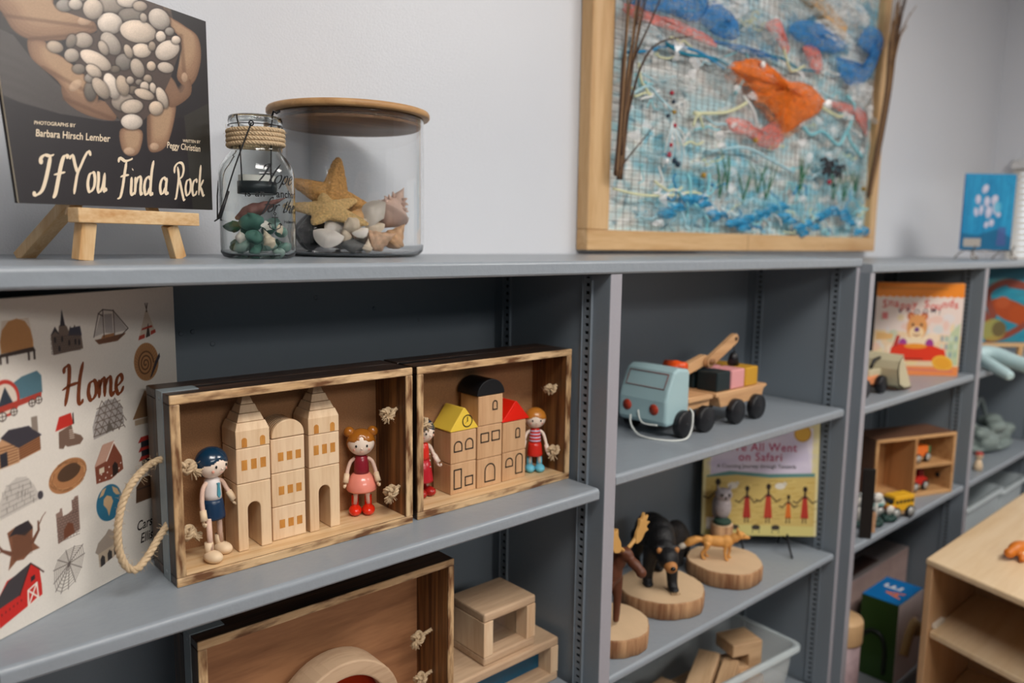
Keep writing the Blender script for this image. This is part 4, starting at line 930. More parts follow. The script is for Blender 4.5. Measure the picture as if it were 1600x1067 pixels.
for P_ in ([(0, .0275), (0, .006)], [(-.005, .0235), (.005, .0235)], [(-.010, .013), (-.009, .007), (0, .003), (.009, .007), (.010, .013)], [(-.012, .011), (-.010, .0145), (-.007, .0125)], [(.007, .0125), (.010, .0145), (.012, .011)], [(.002*cos(a), .0295+.002*sin(a)) for a in np.linspace(0, 6.3, 12)]):
    P3 = [jsurf(cx_+a, .044+b) for a, b in P_]; am.tube(P3, .0008, 5)
am.build('anchor_mark', lk, J)
rs = random.Random(11)
sg = [glass('sea_glass_teal', (.30, .62, .56), .35), glass('sea_glass_green', (.12, .55, .28), .15), glass('sea_glass_pale', (.55, .78, .72), .4), mat('frosted_teal_glass', '5f9788', .45, trans=.35), mat('frosted_pale_glass', 'a9c4bb', .5, trans=.3), mat('frosted_deep_green', '2c6b4c', .3, trans=.5)]
def inj(px, dy, z):  # place along the jar: px offset across (m), dy depth, height
    rr_ = Vector((cos(phi+pi/2), sin(phi+pi/2))); ff = Vector((cos(phi), sin(phi))); p = rr_*px+ff*dy; return (J.location.x+p.x, J.location.y+p.y, TZ+z)
gs = [(-.040, .022, .052, .013, 5), (-.036, .030, .018, .010, 5), (-.012, .036, .060, .020, 3), (-.006, .040, .036, .017, 3), (-.026, .036, .020, .016, 4), (-.004, .040, .014, .013, 3), (.018, .036, .022, .014, 4), (.036, .028, .044, .013, 3), (.040, .022, .018, .014, 3), (.024, .034, .060, .012, 2), (.030, .036, .010, .011, 4),
      (-.030, -.010, .020, .020, 3), (.0, -.01, .020, .022, 4), (.030, -.012, .020, .018, 3), (-.016, -.006, .048, .018, 5), (.016, -.002, .050, .017, 3), (.0, -.036, .022, .018, 3), (-.008, .004, .070, .014, 4), (.024, .002, .024, .013, 1)]
for i, (a, b, z, r, mi) in enumerate(gs):
    pebble('frosted_pebble', inj(a, b, z), (r, r*.72, r*.62), (rs.uniform(-.6, .6), rs.uniform(-.6, .6), rs.uniform(0, 3)), sg[mi], 'worn green or teal sea glass piece inside the Hope jar', 'sea glass in the small jar', seed=i)
shellw = mat('white_shell', 'f0e8df', .4, var=(60, .08)); shellp = mat('pinkish_shell', 'e3c3b2', .45, var=(40, .2)); shello = mat('orange_banded_shell', 'e0b184', .45, var=(60, .4)); shellb = mat('beige_shell', 'e2d0b8', .5, var=(90, .2)); shellv = mat('mauve_shell', '8f5f56', .5, var=(80, .3))
def finish(mb, name, material, loc, rot, label, cat, group=None, remesh=0):
    o = mb.build(name, material, None, remesh=remesh); o.location = loc; o.rotation_euler = rot; return tag(o, label, cat, group)
def whelk(loc, L, Rr, rot, material, label, group=None, spikes=0, twist=5):
    mb = MB(); n = 32; rings = []; m = 72
    for i in range(m+1):
        t = i/m; base = min(t/.68, 1)**1.15 if t < .68 else 1-((t-.68)/.32)**1.6*.82; r0 = Rr*max(base, .02); ring = []
        for j in range(n):
            a = 2*pi*j/n; ph = (t**.8*twist-a/(2*pi)) % 1.0; k = 1+.16*(1-abs(2*ph-1))-.05
            ring.append((r0*k*cos(a), r0*k*sin(a), L*(.5-t)))
        rings.append(ring)
    mb.loft(rings)
    for q in range(spikes*3):
        a = q*2*pi/spikes; t = .68-.13*(q/spikes); rr_ = Rr*(t/.68)**1.15
        c = Vector((rr_*cos(a), rr_*sin(a), L*(.5-t))); d = Vector((cos(a), sin(a), .4)).normalized(); mb.cyl(c-d*.002, c+d*Rr*.32, Rr*.17, Rr*.03, 8)
    mb.ell((Rr*.45, 0, -L*.22), (Rr*.5, Rr*.32, L*.24), n=16)
    return finish(mb, 'spiral_shell', material, loc, rot, label, 'shell', group)
def clam(loc, r, rot, material, label, group=None, ribs=22, deep=.35):
    mb = MB(); n = 40; m = 10; V = []; F = []
    for s_, dz in ((1, 0), (0, -.05)):
        for i in range(m+1):
            for j in range(n+1):
                a = -1.25+2.5*j/n; t = i/m; rr_ = r*t*(1-.18*abs(a)); z = r*deep*(sin(pi*min(t, 1)*.93)**.8)*cos(a*.9)*(1+.03*cos(a*ribs*2))+dz*r
                V.append((rr_*sin(a), rr_*cos(a)-r*.5, z))
    k = (m+1)*(n+1)
    for i in range(m):
        for j in range(n):
            q = i*(n+1)+j; F += [(q, q+1, q+n+2, q+n+1), (k+q, k+q+n+1, k+q+n+2, k+q+1)]
    mb.add(V, F, 0, True); return finish(mb, 'clam_shell', material, loc, rot, label, 'shell', group)
pebble('pebble', inj(-.028, .040, .034), (.010, .008, .009), (0, 0, 0), shellw, 'small white pebble at the left of the Hope jar', None, 'pebble', 50)
clam(inj(.012, .040, .054), .017, (1.2, .2, .35), shellw, 'white clam shell in front of the sea glass in the Hope jar')
whelk(inj(.014, .044, .034), .036, .010, (-.3, -.3, 0), shellb, 'small beige cone shell among sea glass in the Hope jar')
whelk(inj(.006, .018, .084), .095, .013, (.3, 1.15, -.4), shellv, 'long mauve spiral shell lying on top inside the Hope jar', twist=6)
clam(inj(.034, .034, .048), .018, (1.3, 0, .6), shellb, 'beige clam shell at the right of the Hope jar')

# ---- large jar
JB = thing('glass_canister', (.803, .392, TZ), 'large round clear glass canister with a bamboo lid, full of starfish and seashells', 'jar')
RB = .1470; H2 = .272
MB().lathe([(.0002, 0), (RB-.022, 0), (RB-.010, .003), (RB-.002, .012), (RB, .024), (RB, .027), (RB, H2-.003), (RB, H2), (RB-.0016, H2), (RB-.0032, H2-.001), (RB-.0032, H2-.004), (RB-.0032, .027), (RB-.0032, .024), (RB-.0055, .014), (RB-.013, .0068), (RB-.024, .005), (.0002, .005)], n=120, caps=True).build('glass_body', gl, JB)
bam = wood('bamboo_lid', 'c59a68', 'a97d4e', 'x', 40, .06, .3, .75, .5); bamd = wood('bamboo_underside', '9a7350', '7c5a3c', 'x', 40, .06, .3, .75, .5)
MB().lathe([(.0002, H2+.0005), (.157, H2+.0005), (.159, H2+.003), (.159, H2+.009), (.157, H2+.0125), (.0002, H2+.0125)], n=110).build('lid', bam, JB)
MB().lathe([(.0002, H2-.018), (RB-.007, H2-.018), (RB-.006, H2-.016), (RB-.006, H2+.0004), (.0002, H2+.0004)], n=96).build('lid_plug', bamd, JB)
MB().lathe([(RB-.006, H2-.012), (RB-.0035, H2-.010), (RB-.006, H2-.007)], n=96, caps=False).build('lid_seal', glass('silicone_seal', (.95, .95, .95), .3), JB)
pb = radians(-119.7)    # azimuth that faces the viewer
def inb(s_, d_, z):  # s across to the right, d towards the viewer
    rr_ = Vector((cos(pb+pi/2), sin(pb+pi/2))); ff = Vector((cos(pb), sin(pb))); p = rr_*s_+ff*d_; return (JB.location.x+p.x, JB.location.y+p.y, TZ+z)
star = mat('starfish_tan', 'cf9c5a', .8, bump=(260, 1.), var=(260, .6)); star2 = mat('starfish_pale', 'dcb87c', .8, bump=(260, 1.), var=(260, .5))
def starfish(loc, r, rot, material, label, bend=0, angs=None, lens=None):
    mb = MB(); nn = 5
    mb.ell((0, 0, 0), (r*.30, r*.30, r*.13), n=18)
    for k in range(nn):
        a = radians(angs[k]) if angs else 2*pi*k/nn; ll = r*(lens[k] if lens else 1); P = [Vector((cos(a)*ll*t, sin(a)*ll*t, bend*t*t*r*(1 if k % 2 else -.3))) for t in np.linspace(0, 1, 10)]
        n_ = 14; rings = []
        for q, p in enumerate(P):
            t = q/9; wd = r*(.27*(1-t)**.7+.055); sd = Vector((-sin(a), cos(a), 0)); rings.append([p+sd*wd*cos(2*pi*j/n_)+Vector((0, 0, 1))*wd*.52*(1.35 if 0 < sin(2*pi*j/n_) and j == n_//4 else 1)*sin(2*pi*j/n_) for j in range(n_)])
        mb.loft(rings)
    o = mb.build('starfish', material, None, remesh=.0022); o.location = loc
    tx = bpy.data.textures.new('s', 'CLOUDS'); tx.noise_scale = .006
    dm = o.modifiers.new('d', 'DISPLACE'); dm.texture = tx; dm.strength = .0030; dm.mid_level = .5
    o.rotation_euler = rot; return tag(o, label, 'starfish')
def face_rot(az_deg, tilt, spin):   # disc facing the viewer (tilt 90 = upright) turned by spin
    return (Matrix.Rotation(radians(az_deg)+pb+pi/2, 4, 'Z') @ Matrix.Rotation(radians(tilt), 4, 'X') @ Matrix.Rotation(radians(spin), 4, 'Z')).to_euler()
starfish(inb(-.032, .030, .112), .090, face_rot(0, 72, 0), star, 'tall tan starfish standing upright in the glass canister', angs=(84, 156, 222, 276, -22), lens=(.98, 1.0, .7, .7, 1.3))
starfish(inb(-.044, .086, .088), .072, face_rot(0, 42, 0), star2, 'pale starfish lying in front of the taller one in the canister', angs=(172, 100, 30, -28, 238), lens=(1.05, .7, .9, 1.2, .7))
blk = mat('black_encrusted_shell', '2a2624', .35, bump=(160, 1.), var=(170, .8))
o = pebble('rough_shell', inb(-.074, .062, .045), (.038, .034, .032), (0, 0, 0), blk, 'dark rough encrusted shell at the lower left of the canister', None, 'shell', 3, 40)
clam(inb(-.043, .118, .034), .040, face_rot(-6, 68, 168), shellw, 'white ribbed clam shell leaning against the front of the canister')
clam(inb(-.030, .088, .058), .036, face_rot(20, 50, 20), shellw, 'white clam shell upturned behind the leaning one')
o = pebble('grey_stone', inb(.005, .100, .020), (.034, .024, .013), (0, .1, .2), mat('grey_stone', '6d6c6a', .7, var=(120, .4)), 'flat grey stone at the bottom front of the canister', None, 'stone', 5)
whelk(inb(-.010, .112, .047), .052, .0105, face_rot(0, 0, 0), shellb, 'small pale cone shell lying on the grey stone'); bpy.data.objects[-1] if False else None
whelk(inb(.012, .104, .064), .062, .0150, (.2, 1.25, .3), shellb, 'beige spiral shell in the middle of the canister')
whelk(inb(.018, .070, .082), .085, .0150, (.2, 1.1, .9), mat('orange_streaked_shell', 'dcab72', .4, var=(24, .5)), 'long shell streaked with orange behind the middle shells')
clam(inb(.042, .078, .085), .046, face_rot(10, 60, 60), mat('grey_white_shell', 'c9c0b4', .3, var=(20, .15)), 'large smooth grey white shell in the right half of the canister')
whelk(inb(.086, .030, .100), .095, .034, (.5, .35, 1.2), shellp, 'big knobbly pinkish conch shell at the upper right of the canister', spikes=5, twist=3)
whelk(inb(.056, .096, .034), .062, .024, (1.0, .8, .5), mat('brown_spotted_shell', 'dcb595', .4, var=(90, .6)), 'spotted orange brown shell at the front right of the canister')
whelk(inb(.086, .070, .042), .060, .024, (.4, .5, .2), shello, 'orange tinted spiral shell at the far right of the canister')
clam(inb(.018, .116, .045), .022, face_rot(0, 60, 200), shellw, 'small white clam shell behind the grey stone')
whelk(inb(.030, .118, .022), .030, .0095, (0, .1, 0), shellb, 'tiny pale shell at the bottom front of the canister')
clam(inb(.046, .092, .055), .026, face_rot(0, 55, 190), shellb, 'sandy clam shell beside the spotted shell')
for i in range(26):
    a = rs.uniform(0, 6.28); q = rs.uniform(0, .085); pebble('shell_fragment', inb(q*cos(a)*1.1, q*sin(a)*.8-.01, .022+rs.uniform(0, .018)), (.022, .018, .014), (rs.random(), rs.random(), 3*rs.random()), (shellb, shellw, shellp, shello)[i % 4], 'rounded shell fragment in the bottom layer of the canister', 'shell fragments at the bottom of the canister', 'shell', i+90, 12)
# ------------------------------------------------------------------ framed textile sea picture
FY = .522
def Q(x, z, y=FY): k = (1+y)/1.5; return (x*k, y, 1.2+(z-1.2)*k)
FR = thing('framed_picture', (2.5, FY, 1.176), 'large pale wood framed sea collage of netting, yarn and twigs with a puffy orange fish', 'picture')
fo = Vector((2.5, FY, 1.176)); fl = lambda p: Vector(p)-fo
fw = wood('frame_pine', 'd9b484', 'bb8c56', 'x', 24, .08, .4, .8, .5); fwz = wood('frame_pine_upright', 'd9b484', 'bb8c56', 'z', 24, .08, .4, .8, .5)
X0, X1, Z0, Z1 = 1.648, 3.555, 1.1755, 2.42
MB().box(X0-2.5, X1-2.5, -.0, .045, 0, .060).build('bottom_rail', fw, FR, bevel=.003)
MB().box(X0-2.5, X1-2.5, -.0, .045, Z1-Z0-.06, Z1-Z0).build('top_rail', fw, FR, bevel=.003)
MB().box(X0-2.5, X0-2.5+.092, .0005, .045, .0605, Z1-Z0-.0605).build('side_rail', fwz, FR, bevel=.003)
MB().box(X1-2.5-.06, X1-2.5, .0005, .045, .0605, Z1-Z0-.0605).build('side_rail', fwz, FR, bevel=.003)
MB().cyl((3.07-2.5, -.0006, .022), (3.07-2.5, .002, .022), .003, n=10).build('knot_mark', M['crate_in'], FR)
MB().box(-.001, .001, -.0006, .001, 0, .061).build('rail_joint', M['crate_in'], FR); FR.children[-1].location = (1.80-2.5, 0, 0); FR.children[-1].rotation_euler = (0, .28, 0)
def sea():
    c = Canvas(1.70, 1.22, 3.52, 2.40, 210, 'e2e4e2'); r = np.random.RandomState(9)
    def cols(z):
        if z > 1.9: return ['2f8ac4', '9cc8d8', 'e8eeee', 'c9e0e6', '5fb0d6', 'b0ccd0', 'e6eaea']
        if z > 1.55: return ['c6d8dc', 'e2e0dc', 'a2d0dc', 'd8d0c8', 'e6eaea', '86c4d6', 'c4beb6']
        return ['6fc0d8', 'b4dae2', 'dedcd4', '46aacc', 'ccd0c8', '86cad8', 'ecece6']
    for q in range(1500):
        x = r.uniform(1.68, 3.52); z = r.uniform(1.2, 2.4); L_ = r.uniform(.03, .22); cc = cols(z)[r.randint(7)]
        a = r.normal(0, .35); P_ = [(x+L_*t, z+L_*t*a+.02*sin(6*t+q)) for t in (0, .33, .66, 1)]
        c.line(P_, r.uniform(.003, .020), cc, r.uniform(.15, .6), soft=r.uniform(0, 4))
    for q in range(260):
        x = r.uniform(1.7, 3.5); z = r.uniform(1.24, 2.2); c.line([(x, z), (x+r.normal(0, .03), z+r.normal(0, .02))], .0035, ('ffffff', 'f2f4f2', '20506a', 'e8e2c8')[r.randint(4)], .7)
    return c
sc_ = sea()
so_ = printed_sheet('backing_cloth', M['print_matte'], 340, 230, lambda u, v: np.stack([u*1.82+1.70-2.5, .030+.004*np.sin(u*60)*np.sin(v*47), v*1.18+1.22-1.176], 1), lambda u, v: sc_.sample(1.70+u*1.82, 1.22+v*1.18), FR)
nt_ = MB()
x = X0+.1
while x < X1-.065: xx = x-2.5; nt_.tube([(xx+.003*sin(k*.9+x*9), .010, .06+k*.112) for k in range(11)], .0009, 4); x += .0345
z = .085
while z < Z1-Z0-.07: nt_.tube([(X0+.092-2.5+k*.17, .0095, z+.004*sin(k*1.3+z*20)) for k in range(11)], .0009, 4); z += .0262
nt_.build('netting', mat('dark_netting', '4a4038', .7), FR)
def tulle(name, col, al=1., rough=.8):
    m = mat(name, col, rough, bump=(90, 1.), var=(30, .3)); nt, b, N, L = nodes(m)
    tc = N.new('ShaderNodeTexCoord'); mp = N.new('ShaderNodeMapping'); mp.inputs['Scale'].default_value = (1, 1, 2.4); n = N.new('ShaderNodeTexNoise'); n.inputs['Scale'].default_value = 26; n.inputs['Detail'].default_value = 8; n.inputs['Distortion'].default_value = 1.5
    L.new(tc.outputs['Object'], mp.inputs[0]); L.new(mp.outputs[0], n.inputs['Vector'])
    r = N.new('ShaderNodeMapRange'); r.inputs[1].default_value = .36; r.inputs[2].default_value = .62; r.inputs[3].default_value = min(1, al*1.15); r.inputs[4].default_value = max(0, al*1.6-.85); L.new(n.outputs[0], r.inputs[0]); L.new(r.outputs[0], b.inputs['Alpha']); return m
def puff(name, pts, rad, material, th=.02, seed=0, y=0.):
    """crumpled gauzy patch following an outline (x,z) given at the reference plane"""
    rd = random.Random(seed); mb = MB(); C2 = [fl(Q(a, b)) for a, b in pts]; ctr = sum(C2, Vector())/len(C2)
    loop = catmull(C2, 5, True); n = len(loop); rings = []
    for k in range(7):
        t = k/6; rings.append([ctr.lerp(p, sin(t*pi/2)*(1+rd.uniform(-.04, .04)))+Vector((0, -th*cos(t*pi/2)*(1+.35*sin(i*.9+k*2+seed))-y, 0)) for i, p in enumerate(loop)])
    mb.loft(rings, cap0=False, cap1=False); return mb.build(name, material, FR)
crt = tulle('turquoise_tulle', '2f9fd0', .85); org = tulle('orange_tulle', 'ea7418', .95); orl = tulle('orange_tulle_sheer', 'e98a4a', .5); crl = tulle('coral_wool', 'e3776a', .72); blu = tulle('royal_blue_tulle', '2b7fc4', .75); skyb = tulle('sky_blue_tulle', '7cc4d8', .42); wht = tulle('white_tulle', 'eceeee', .6); gry = tulle('grey_tulle', 'bfc9c9', .5)
fish = [(2.276, 1.775), (2.331, 1.805), (2.388, 1.821), (2.469, 1.826), (2.556, 1.800), (2.646, 1.785), (2.738, 1.795), (2.836, 1.785), (2.925, 1.746), (2.880, 1.700), (2.779, 1.655), (2.667, 1.605), (2.619, 1.630), (2.56, 1.670), (2.45, 1.715), (2.370, 1.750)]
puff('fish_body', fish, .05, org, .035, 1, .01)
puff('fish_body_sheer', [(a*1.01-.04, b-.03) for a, b in fish], .05, orl, .03, 2, .0)
ey = MB().ell(fl(Q(2.43, 1.805))+Vector((0, -.042, 0)), (.013, .008, .013), n=14).build('fish_eye', mat('white_bead', 'f2efec', .3), FR)
puff('coral_tuft', [(2.292, 1.612), (2.33, 1.575), (2.42, 1.57), (2.50, 1.545), (2.62, 1.545), (2.66, 1.60), (2.60, 1.64), (2.48, 1.60), (2.38, 1.625)], 0, crl, .02, 3)
puff('coral_tuft', [(1.765, 1.875), (1.852, 1.868), (2.007, 1.872), (2.178, 1.855), (2.20, 1.83), (2.008, 1.838), (1.823, 1.838), (1.75, 1.85)], 0, crl, .015, 4)
puff('coral_tuft', [(2.496, 1.95), (2.579, 1.99), (2.62, 1.95), (2.665, 1.90), (2.64, 1.88), (2.57, 1.92)], 0, crl, .015, 5)
puff('coral_tuft', [(2.77, 1.93), (2.865, 1.945), (2.92, 1.87), (2.86, 1.85), (2.80, 1.89)], 0, crl, .015, 6)
puff('coral_tuft', [(2.96, 1.76), (3.187, 1.77), (3.32, 1.75), (3.34, 1.66), (3.22, 1.72), (3.05, 1.735)], 0, crl, .015, 7)
for i, P_ in enumerate(([(1.73, 1.95), (1.80, 1.87), (1.95, 1.885), (2.10, 1.89), (2.15, 1.97), (2.0, 2.03), (1.8, 2.02)], [(2.12, 1.90), (2.19, 1.97), (2.31, 1.93), (2.33, 1.88), (2.22, 1.865)], [(2.66, 1.96), (2.80, 1.93), (3.0, 1.94), (3.10, 1.99), (2.9, 2.03), (2.72, 2.01)],
                        [(3.02, 1.93), (3.09, 1.86), (3.19, 1.845), (3.33, 1.90), (3.40, 2.0), (3.34, 2.04), (3.26, 1.93), (3.12, 1.92)], [(3.20, 2.02), (3.30, 2.10), (3.42, 2.08), (3.38, 1.98), (3.28, 1.99)], [(2.18, 1.845), (2.42, 1.86), (2.60, 1.85), (2.42, 1.835)])):
    puff('blue_tuft', P_, 0, blu, .025, 10+i)
for i, (x, z, a, b) in enumerate(((2.25, 1.98, .14, .05), (2.75, 2.10, .22, .07), (3.1, 2.12, .2, .06), (2.45, 1.93, .16, .05), (1.85, 1.80, .1, .03), (2.25, 1.75, .08, .06), (3.25, 1.83, .1, .05), (2.0, 1.69, .12, .03), (3.0, 2.0, .18, .05))):
    puff('white_tuft', [(x+a*cos(t), z+b*sin(t)*(1+.3*sin(3*t+i))) for t in np.linspace(0, 5.8, 9)], 0, (wht, gry)[i % 2], .022, 30+i)
for i, (x, z, a, b) in enumerate(((2.0, 1.30, .2, .04), (2.5, 1.33, .22, .05), (3.1, 1.52, .25, .06), (2.4, 1.45, .3, .03), (2.95, 1.66, .2, .04), (1.95, 1.47, .12, .03), (3.25, 1.40, .14, .05))):
    puff('water_tuft', [(x+a*cos(t), z+b*sin(t)*(1+.3*sin(3*t+i))) for t in np.linspace(0, 5.8, 9)], 0, skyb, .015, 50+i)
yc = [mat('yarn_'+n, c, .85, bump=(300, .8)) for n, c in (('aqua', '8fd0da'), ('cream', 'dfe0b8'), ('white', 'e6e8e6'), ('blue', '2f8fc0'), ('teal', '1f7f9a'), ('pale_blue', 'b4d8e2'))]
def yarn(pts, mi, r=.0042, dy=-.004):
    mb = MB(); mb.tube([fl(Q(a, b))+Vector((0, dy-.004*sin(i*2.1), 0)) for i, (a, b) in enumerate(pts)], r, 6, k=5); mb.build('yarn_strand', yc[mi], FR)
yarn([(1.725, 1.354), (1.851, 1.342), (2.009, 1.349), (2.11, 1.364), (2.2, 1.352)], 1); yarn([(2.08, 1.42), (2.091, 1.394), (2.112, 1.334), (2.184, 1.327), (2.197, 1.43)], 0, .006)
yarn([(2.10, 1.61), (2.26, 1.63), (2.36, 1.66), (2.40, 1.68)], 1, .006); yarn([(2.10, 1.57), (2.12, 1.61), (2.16, 1.57)], 1); yarn([(2.33, 1.70), (2.36, 1.74), (2.42, 1.80), (2.38, 1.84)], 0, .005); yarn([(2.38, 1.70), (2.44, 1.66), (2.48, 1.61)], 2, .005)
yarn([(2.68, 1.64), (2.75, 1.66), (2.86, 1.62), (2.95, 1.64), (3.08, 1.60), (3.16, 1.66), (3.20, 1.62), (3.3, 1.57)], 0, .007); yarn([(3.16, 1.66), (3.20, 1.76), (3.14, 1.80)], 0, .007); yarn([(2.93, 1.73), (3.05, 1.71), (3.12, 1.72)], 1, .006)
yarn([(2.62, 1.90), (2.66, 1.84), (2.70, 1.83), (2.78, 1.86)], 1, .005); yarn([(1.76, 1.74), (1.86, 1.76), (1.95, 1.79), (2.1, 1.80), (2.25, 1.77)], 3, .005); yarn([(1.9, 1.81), (2.02, 1.78), (2.2, 1.795), (2.3, 1.78)], 4, .006)
yarn([(2.45, 1.845), (2.6, 1.86), (2.75, 1.845), (2.9, 1.86)], 4, .004); yarn([(1.78, 1.62), (1.86, 1.66), (1.92, 1.64), (2.0, 1.60)], 5); yarn([(1.82, 1.72), (1.83, 1.67), (1.88, 1.64)], 1); yarn([(2.2, 1.50), (2.4, 1.53), (2.6, 1.50), (2.75, 1.47)], 5, .005)
r_ = random.Random(5)
for i in range(60):
    x = r_.uniform(1.78, 3.36); z = r_.uniform(1.25, 1.40); pts = [(x, z)]; a_ = r_.uniform(-.6, .6); q_ = [x, z]
    for k in range(6): a_ += r_.uniform(-1.1, 1.1); q_ = [q_[0]+.026*cos(a_), min(max(q_[1]+.02*sin(a_), 1.245), 1.43)]; pts.append(tuple(q_))
    yarn([(min(a, 3.44), b) for a, b in pts], r_.choice([0, 3, 3, 5, 2, 1, 5, 0]), r_.uniform(.0016, .0045), -.006)
for i in range(30):
    x = 2.0+i*.047+r_.uniform(-.02, .02); z = 1.30+.035*sin(i*.6)+r_.uniform(-.015, .015)
    puff('turquoise_tuft', [(x+r_.uniform(.015, .06)*cos(t), z+r_.uniform(.006, .024)*sin(t)) for t in np.linspace(0, 5.6, 7)], 0, crt, .018, 80+i)
for i in range(40):
    x = r_.uniform(1.78, 3.2); z = r_.uniform(1.43, 1.95); pts = [(x, z)]
    for k in range(5): pts.append((pts[-1][0]+r_.uniform(.0, .05), pts[-1][1]+r_.uniform(-.02, .02)))
    yarn(pts, r_.choice([0, 5, 2, 2, 1]), r_.uniform(.002, .004), .0)
gb = mat('green_raffia', '2c6e4a', .6)
for x, z in ((2.255, 1.372), (2.30, 1.40), (2.40, 1.36), (2.49, 1.40), (2.55, 1.38), (2.78, 1.41), (2.80, 1.43), (3.06, 1.40), (3.15, 1.40), (3.25, 1.42)):
    g = MB()
    for k in range(3): dx = r_.uniform(-.08, .08); g.tube([fl(Q(x, z-.02))+Vector((0, -.01, 0)), fl(Q(x+dx*.4, z+.05))+Vector((0, -.014, 0)), fl(Q(x+dx, z+r_.uniform(.08, .13)))+Vector((0, -.012, 0))], [.0026, .0026, .0008], 5, k=4)
    g.build('grass_tuft', gb, FR)
cel = mat('cellophane_scrap', 'ffffff', .12, spec=1., alpha=.55)
for i in range(46):
    x = r_.uniform(1.76, 3.42); z = r_.uniform(1.25, 1.82) if i % 3 else r_.uniform(1.7, 1.86); m_ = MB(); V = []
    for a in range(6): t = a*1.05+r_.uniform(-.2, .2); V.append(fl(Q(x+.035*cos(t)*r_.uniform(.4, 1.2), z+.02*sin(t)*r_.uniform(.4, 1.2)))+Vector((0, -.006+r_.uniform(-.012, .006), 0)))
    V.append(sum(V, Vector())/6+Vector((0, -.012, 0))); m_.add(V, [(k, (k+1) % 6, 6) for k in range(6)]); m_.build('cellophane_scrap', cel, FR)
bd = [mat('bead_'+n, c, .25) for n, c in (('red', 'b02438'), ('dark', '2a3a4a'), ('gold', 'b08a3a'), ('white', 'e8e8e8'))]
for i, (x, z) in enumerate(((1.975, 1.655), (1.985, 1.63), (1.99, 1.60), (1.96, 1.585), (1.995, 1.56), (1.985, 1.52), (1.98, 1.50), (1.97, 1.47), (2.0, 1.455), (1.96, 1.45), (2.02, 1.445), (3.02, 1.45), (3.06, 1.44), (2.16, 1.42), (3.33, 1.44), (2.46, 1.56))):
    MB().ell(fl(Q(x, z))+Vector((0, -.010, 0)), .010 if i > 6 else .0075, n=10).build('bead', bd[(0, 1, 2, 1, 0, 3, 0, 0, 1, 3, 1, 0, 1, 2, 2, 2)[i]], FR)
for i in range(9):
    x = 1.96+i*.011; yarn([(1.985, 1.57), (x-.004, 1.50), (x-.01+i*.002, 1.43)], (2, 5, 2)[i % 3], .002, -.008)
for i in range(16):
    x = 2.93+r_.uniform(0, .17); z = 1.47+r_.uniform(0, .06); MB().tube([fl(Q(x, z))+Vector((0, -.01, 0)), fl(Q(x+.03, z+.012))+Vector((0, -.02, 0)), fl(Q(x+.05, z-.01))+Vector((0, -.012, 0))], .0045, 5, k=3).build('dark_wool_tuft', mat('charcoal_wool', '3c3a3e', .9) if i == 0 else bpy.data.materials['charcoal_wool'], FR)
tw = [mat('dried_grass_dark', '4a3324', .8), mat('dried_grass_tan', '8a6a48', .8)]
def twig(pts, r0, i): MB().tube([fl(Q(a, b, .5))+Vector((0, -c, 0)) for a, b, c in pts], [r0*(1-.7*k/(5*(len(pts)-1))) for k in range(5*(len(pts)-1)+1)], 6, k=5).build('twig', tw[i], FR)
for i in range(13): dx = r_.uniform(-.012, .02); twig([(1.735+dx, 1.38+.02*r_.random(), .008), (1.745+dx*1.2, 1.55, .012), (1.757+dx*1.6, 1.72, .012), (1.775+dx*2.6+r_.uniform(-.01, .03), 1.95+r_.uniform(-.1, .15), .010)], .0042, i % 2)
twig([(1.745, 1.45, .01), (1.775, 1.60, .015), (1.82, 1.72, .02), (1.90, 1.79, .02), (2.06, 1.835, .018)], .0055, 0); twig([(1.75, 1.55, .01), (1.775, 1.70, .015), (1.85, 1.84, .02), (1.92, 1.96, .015)], .0045, 0)
twig([(1.74, 1.41, .01), (1.79, 1.46, .014), (1.885, 1.545, .016)], .0035, 0)
for i in range(22): dx = r_.uniform(-.022, .022); twig([(3.385+dx*.7, 1.40+.05*r_.random(), .012), (3.40+dx, 1.62, .03), (3.43+dx*1.2, 1.85, .04), (3.455+dx*1.8, 2.05, .035), (3.50+dx*3+r_.uniform(-.02, .07), 2.24+r_.uniform(-.1, .1), .03)], .0055, i % 2)
twig([(3.43, 1.85, .04), (3.47, 2.05, .05), (3.54, 2.16, .05), (3.64, 2.24, .045)], .004, 1)
# ------------------------------------------------------------------ lower near bay: red arch ring, square and long block
RW = wood('ring_wood', 'c9ab8c', 'a68568', 'x', 24, .12, .4, .75, .5)
def ring_block(loc, R0, R1, D, label, acrylic):
    T = thing('ring_block', loc, label, 'toy block'); n = 48; mb = MB(); V = []
    for y in (0, D):
        for r in (R0, R1):
            for j in range(n): a = 2*pi*j/n; V.append((r*cos(a), y, R1+r*sin(a)))
    F = []
    for j in range(n):
        k = (j+1) % n; F += [(j, k, n+k, n+j), (2*n+j, 3*n+j, 3*n+k, 2*n+k), (n+j, n+k, 3*n+k, 3*n+j), (j, 2*n+j, 2*n+k, k)]
    mb.add(V, F, 0, False); o = mb.build('wooden_ring', RW, T, bevel=.003)
    for p in o.data.polygons: p.use_smooth = False
    MB().lathe([(.0005, 0), (R0-.0005, 0), (R0-.0005, .004), (.0005, .004)], (0, D*.50, R1), 48, ax=(0, -1, 0)).build('acrylic_window', acrylic, T)
    return T
redac = mat('red_acrylic', 'd8401a', .08, trans=.45); blueac = mat('blue_acrylic', '0e6488', .08, trans=.35)
cf = .2454+.0145
ring_block((.6120, .098, cf), .0830, .1110, .060, 'round wooden ring block with red see-through window inside the large crate', redac)
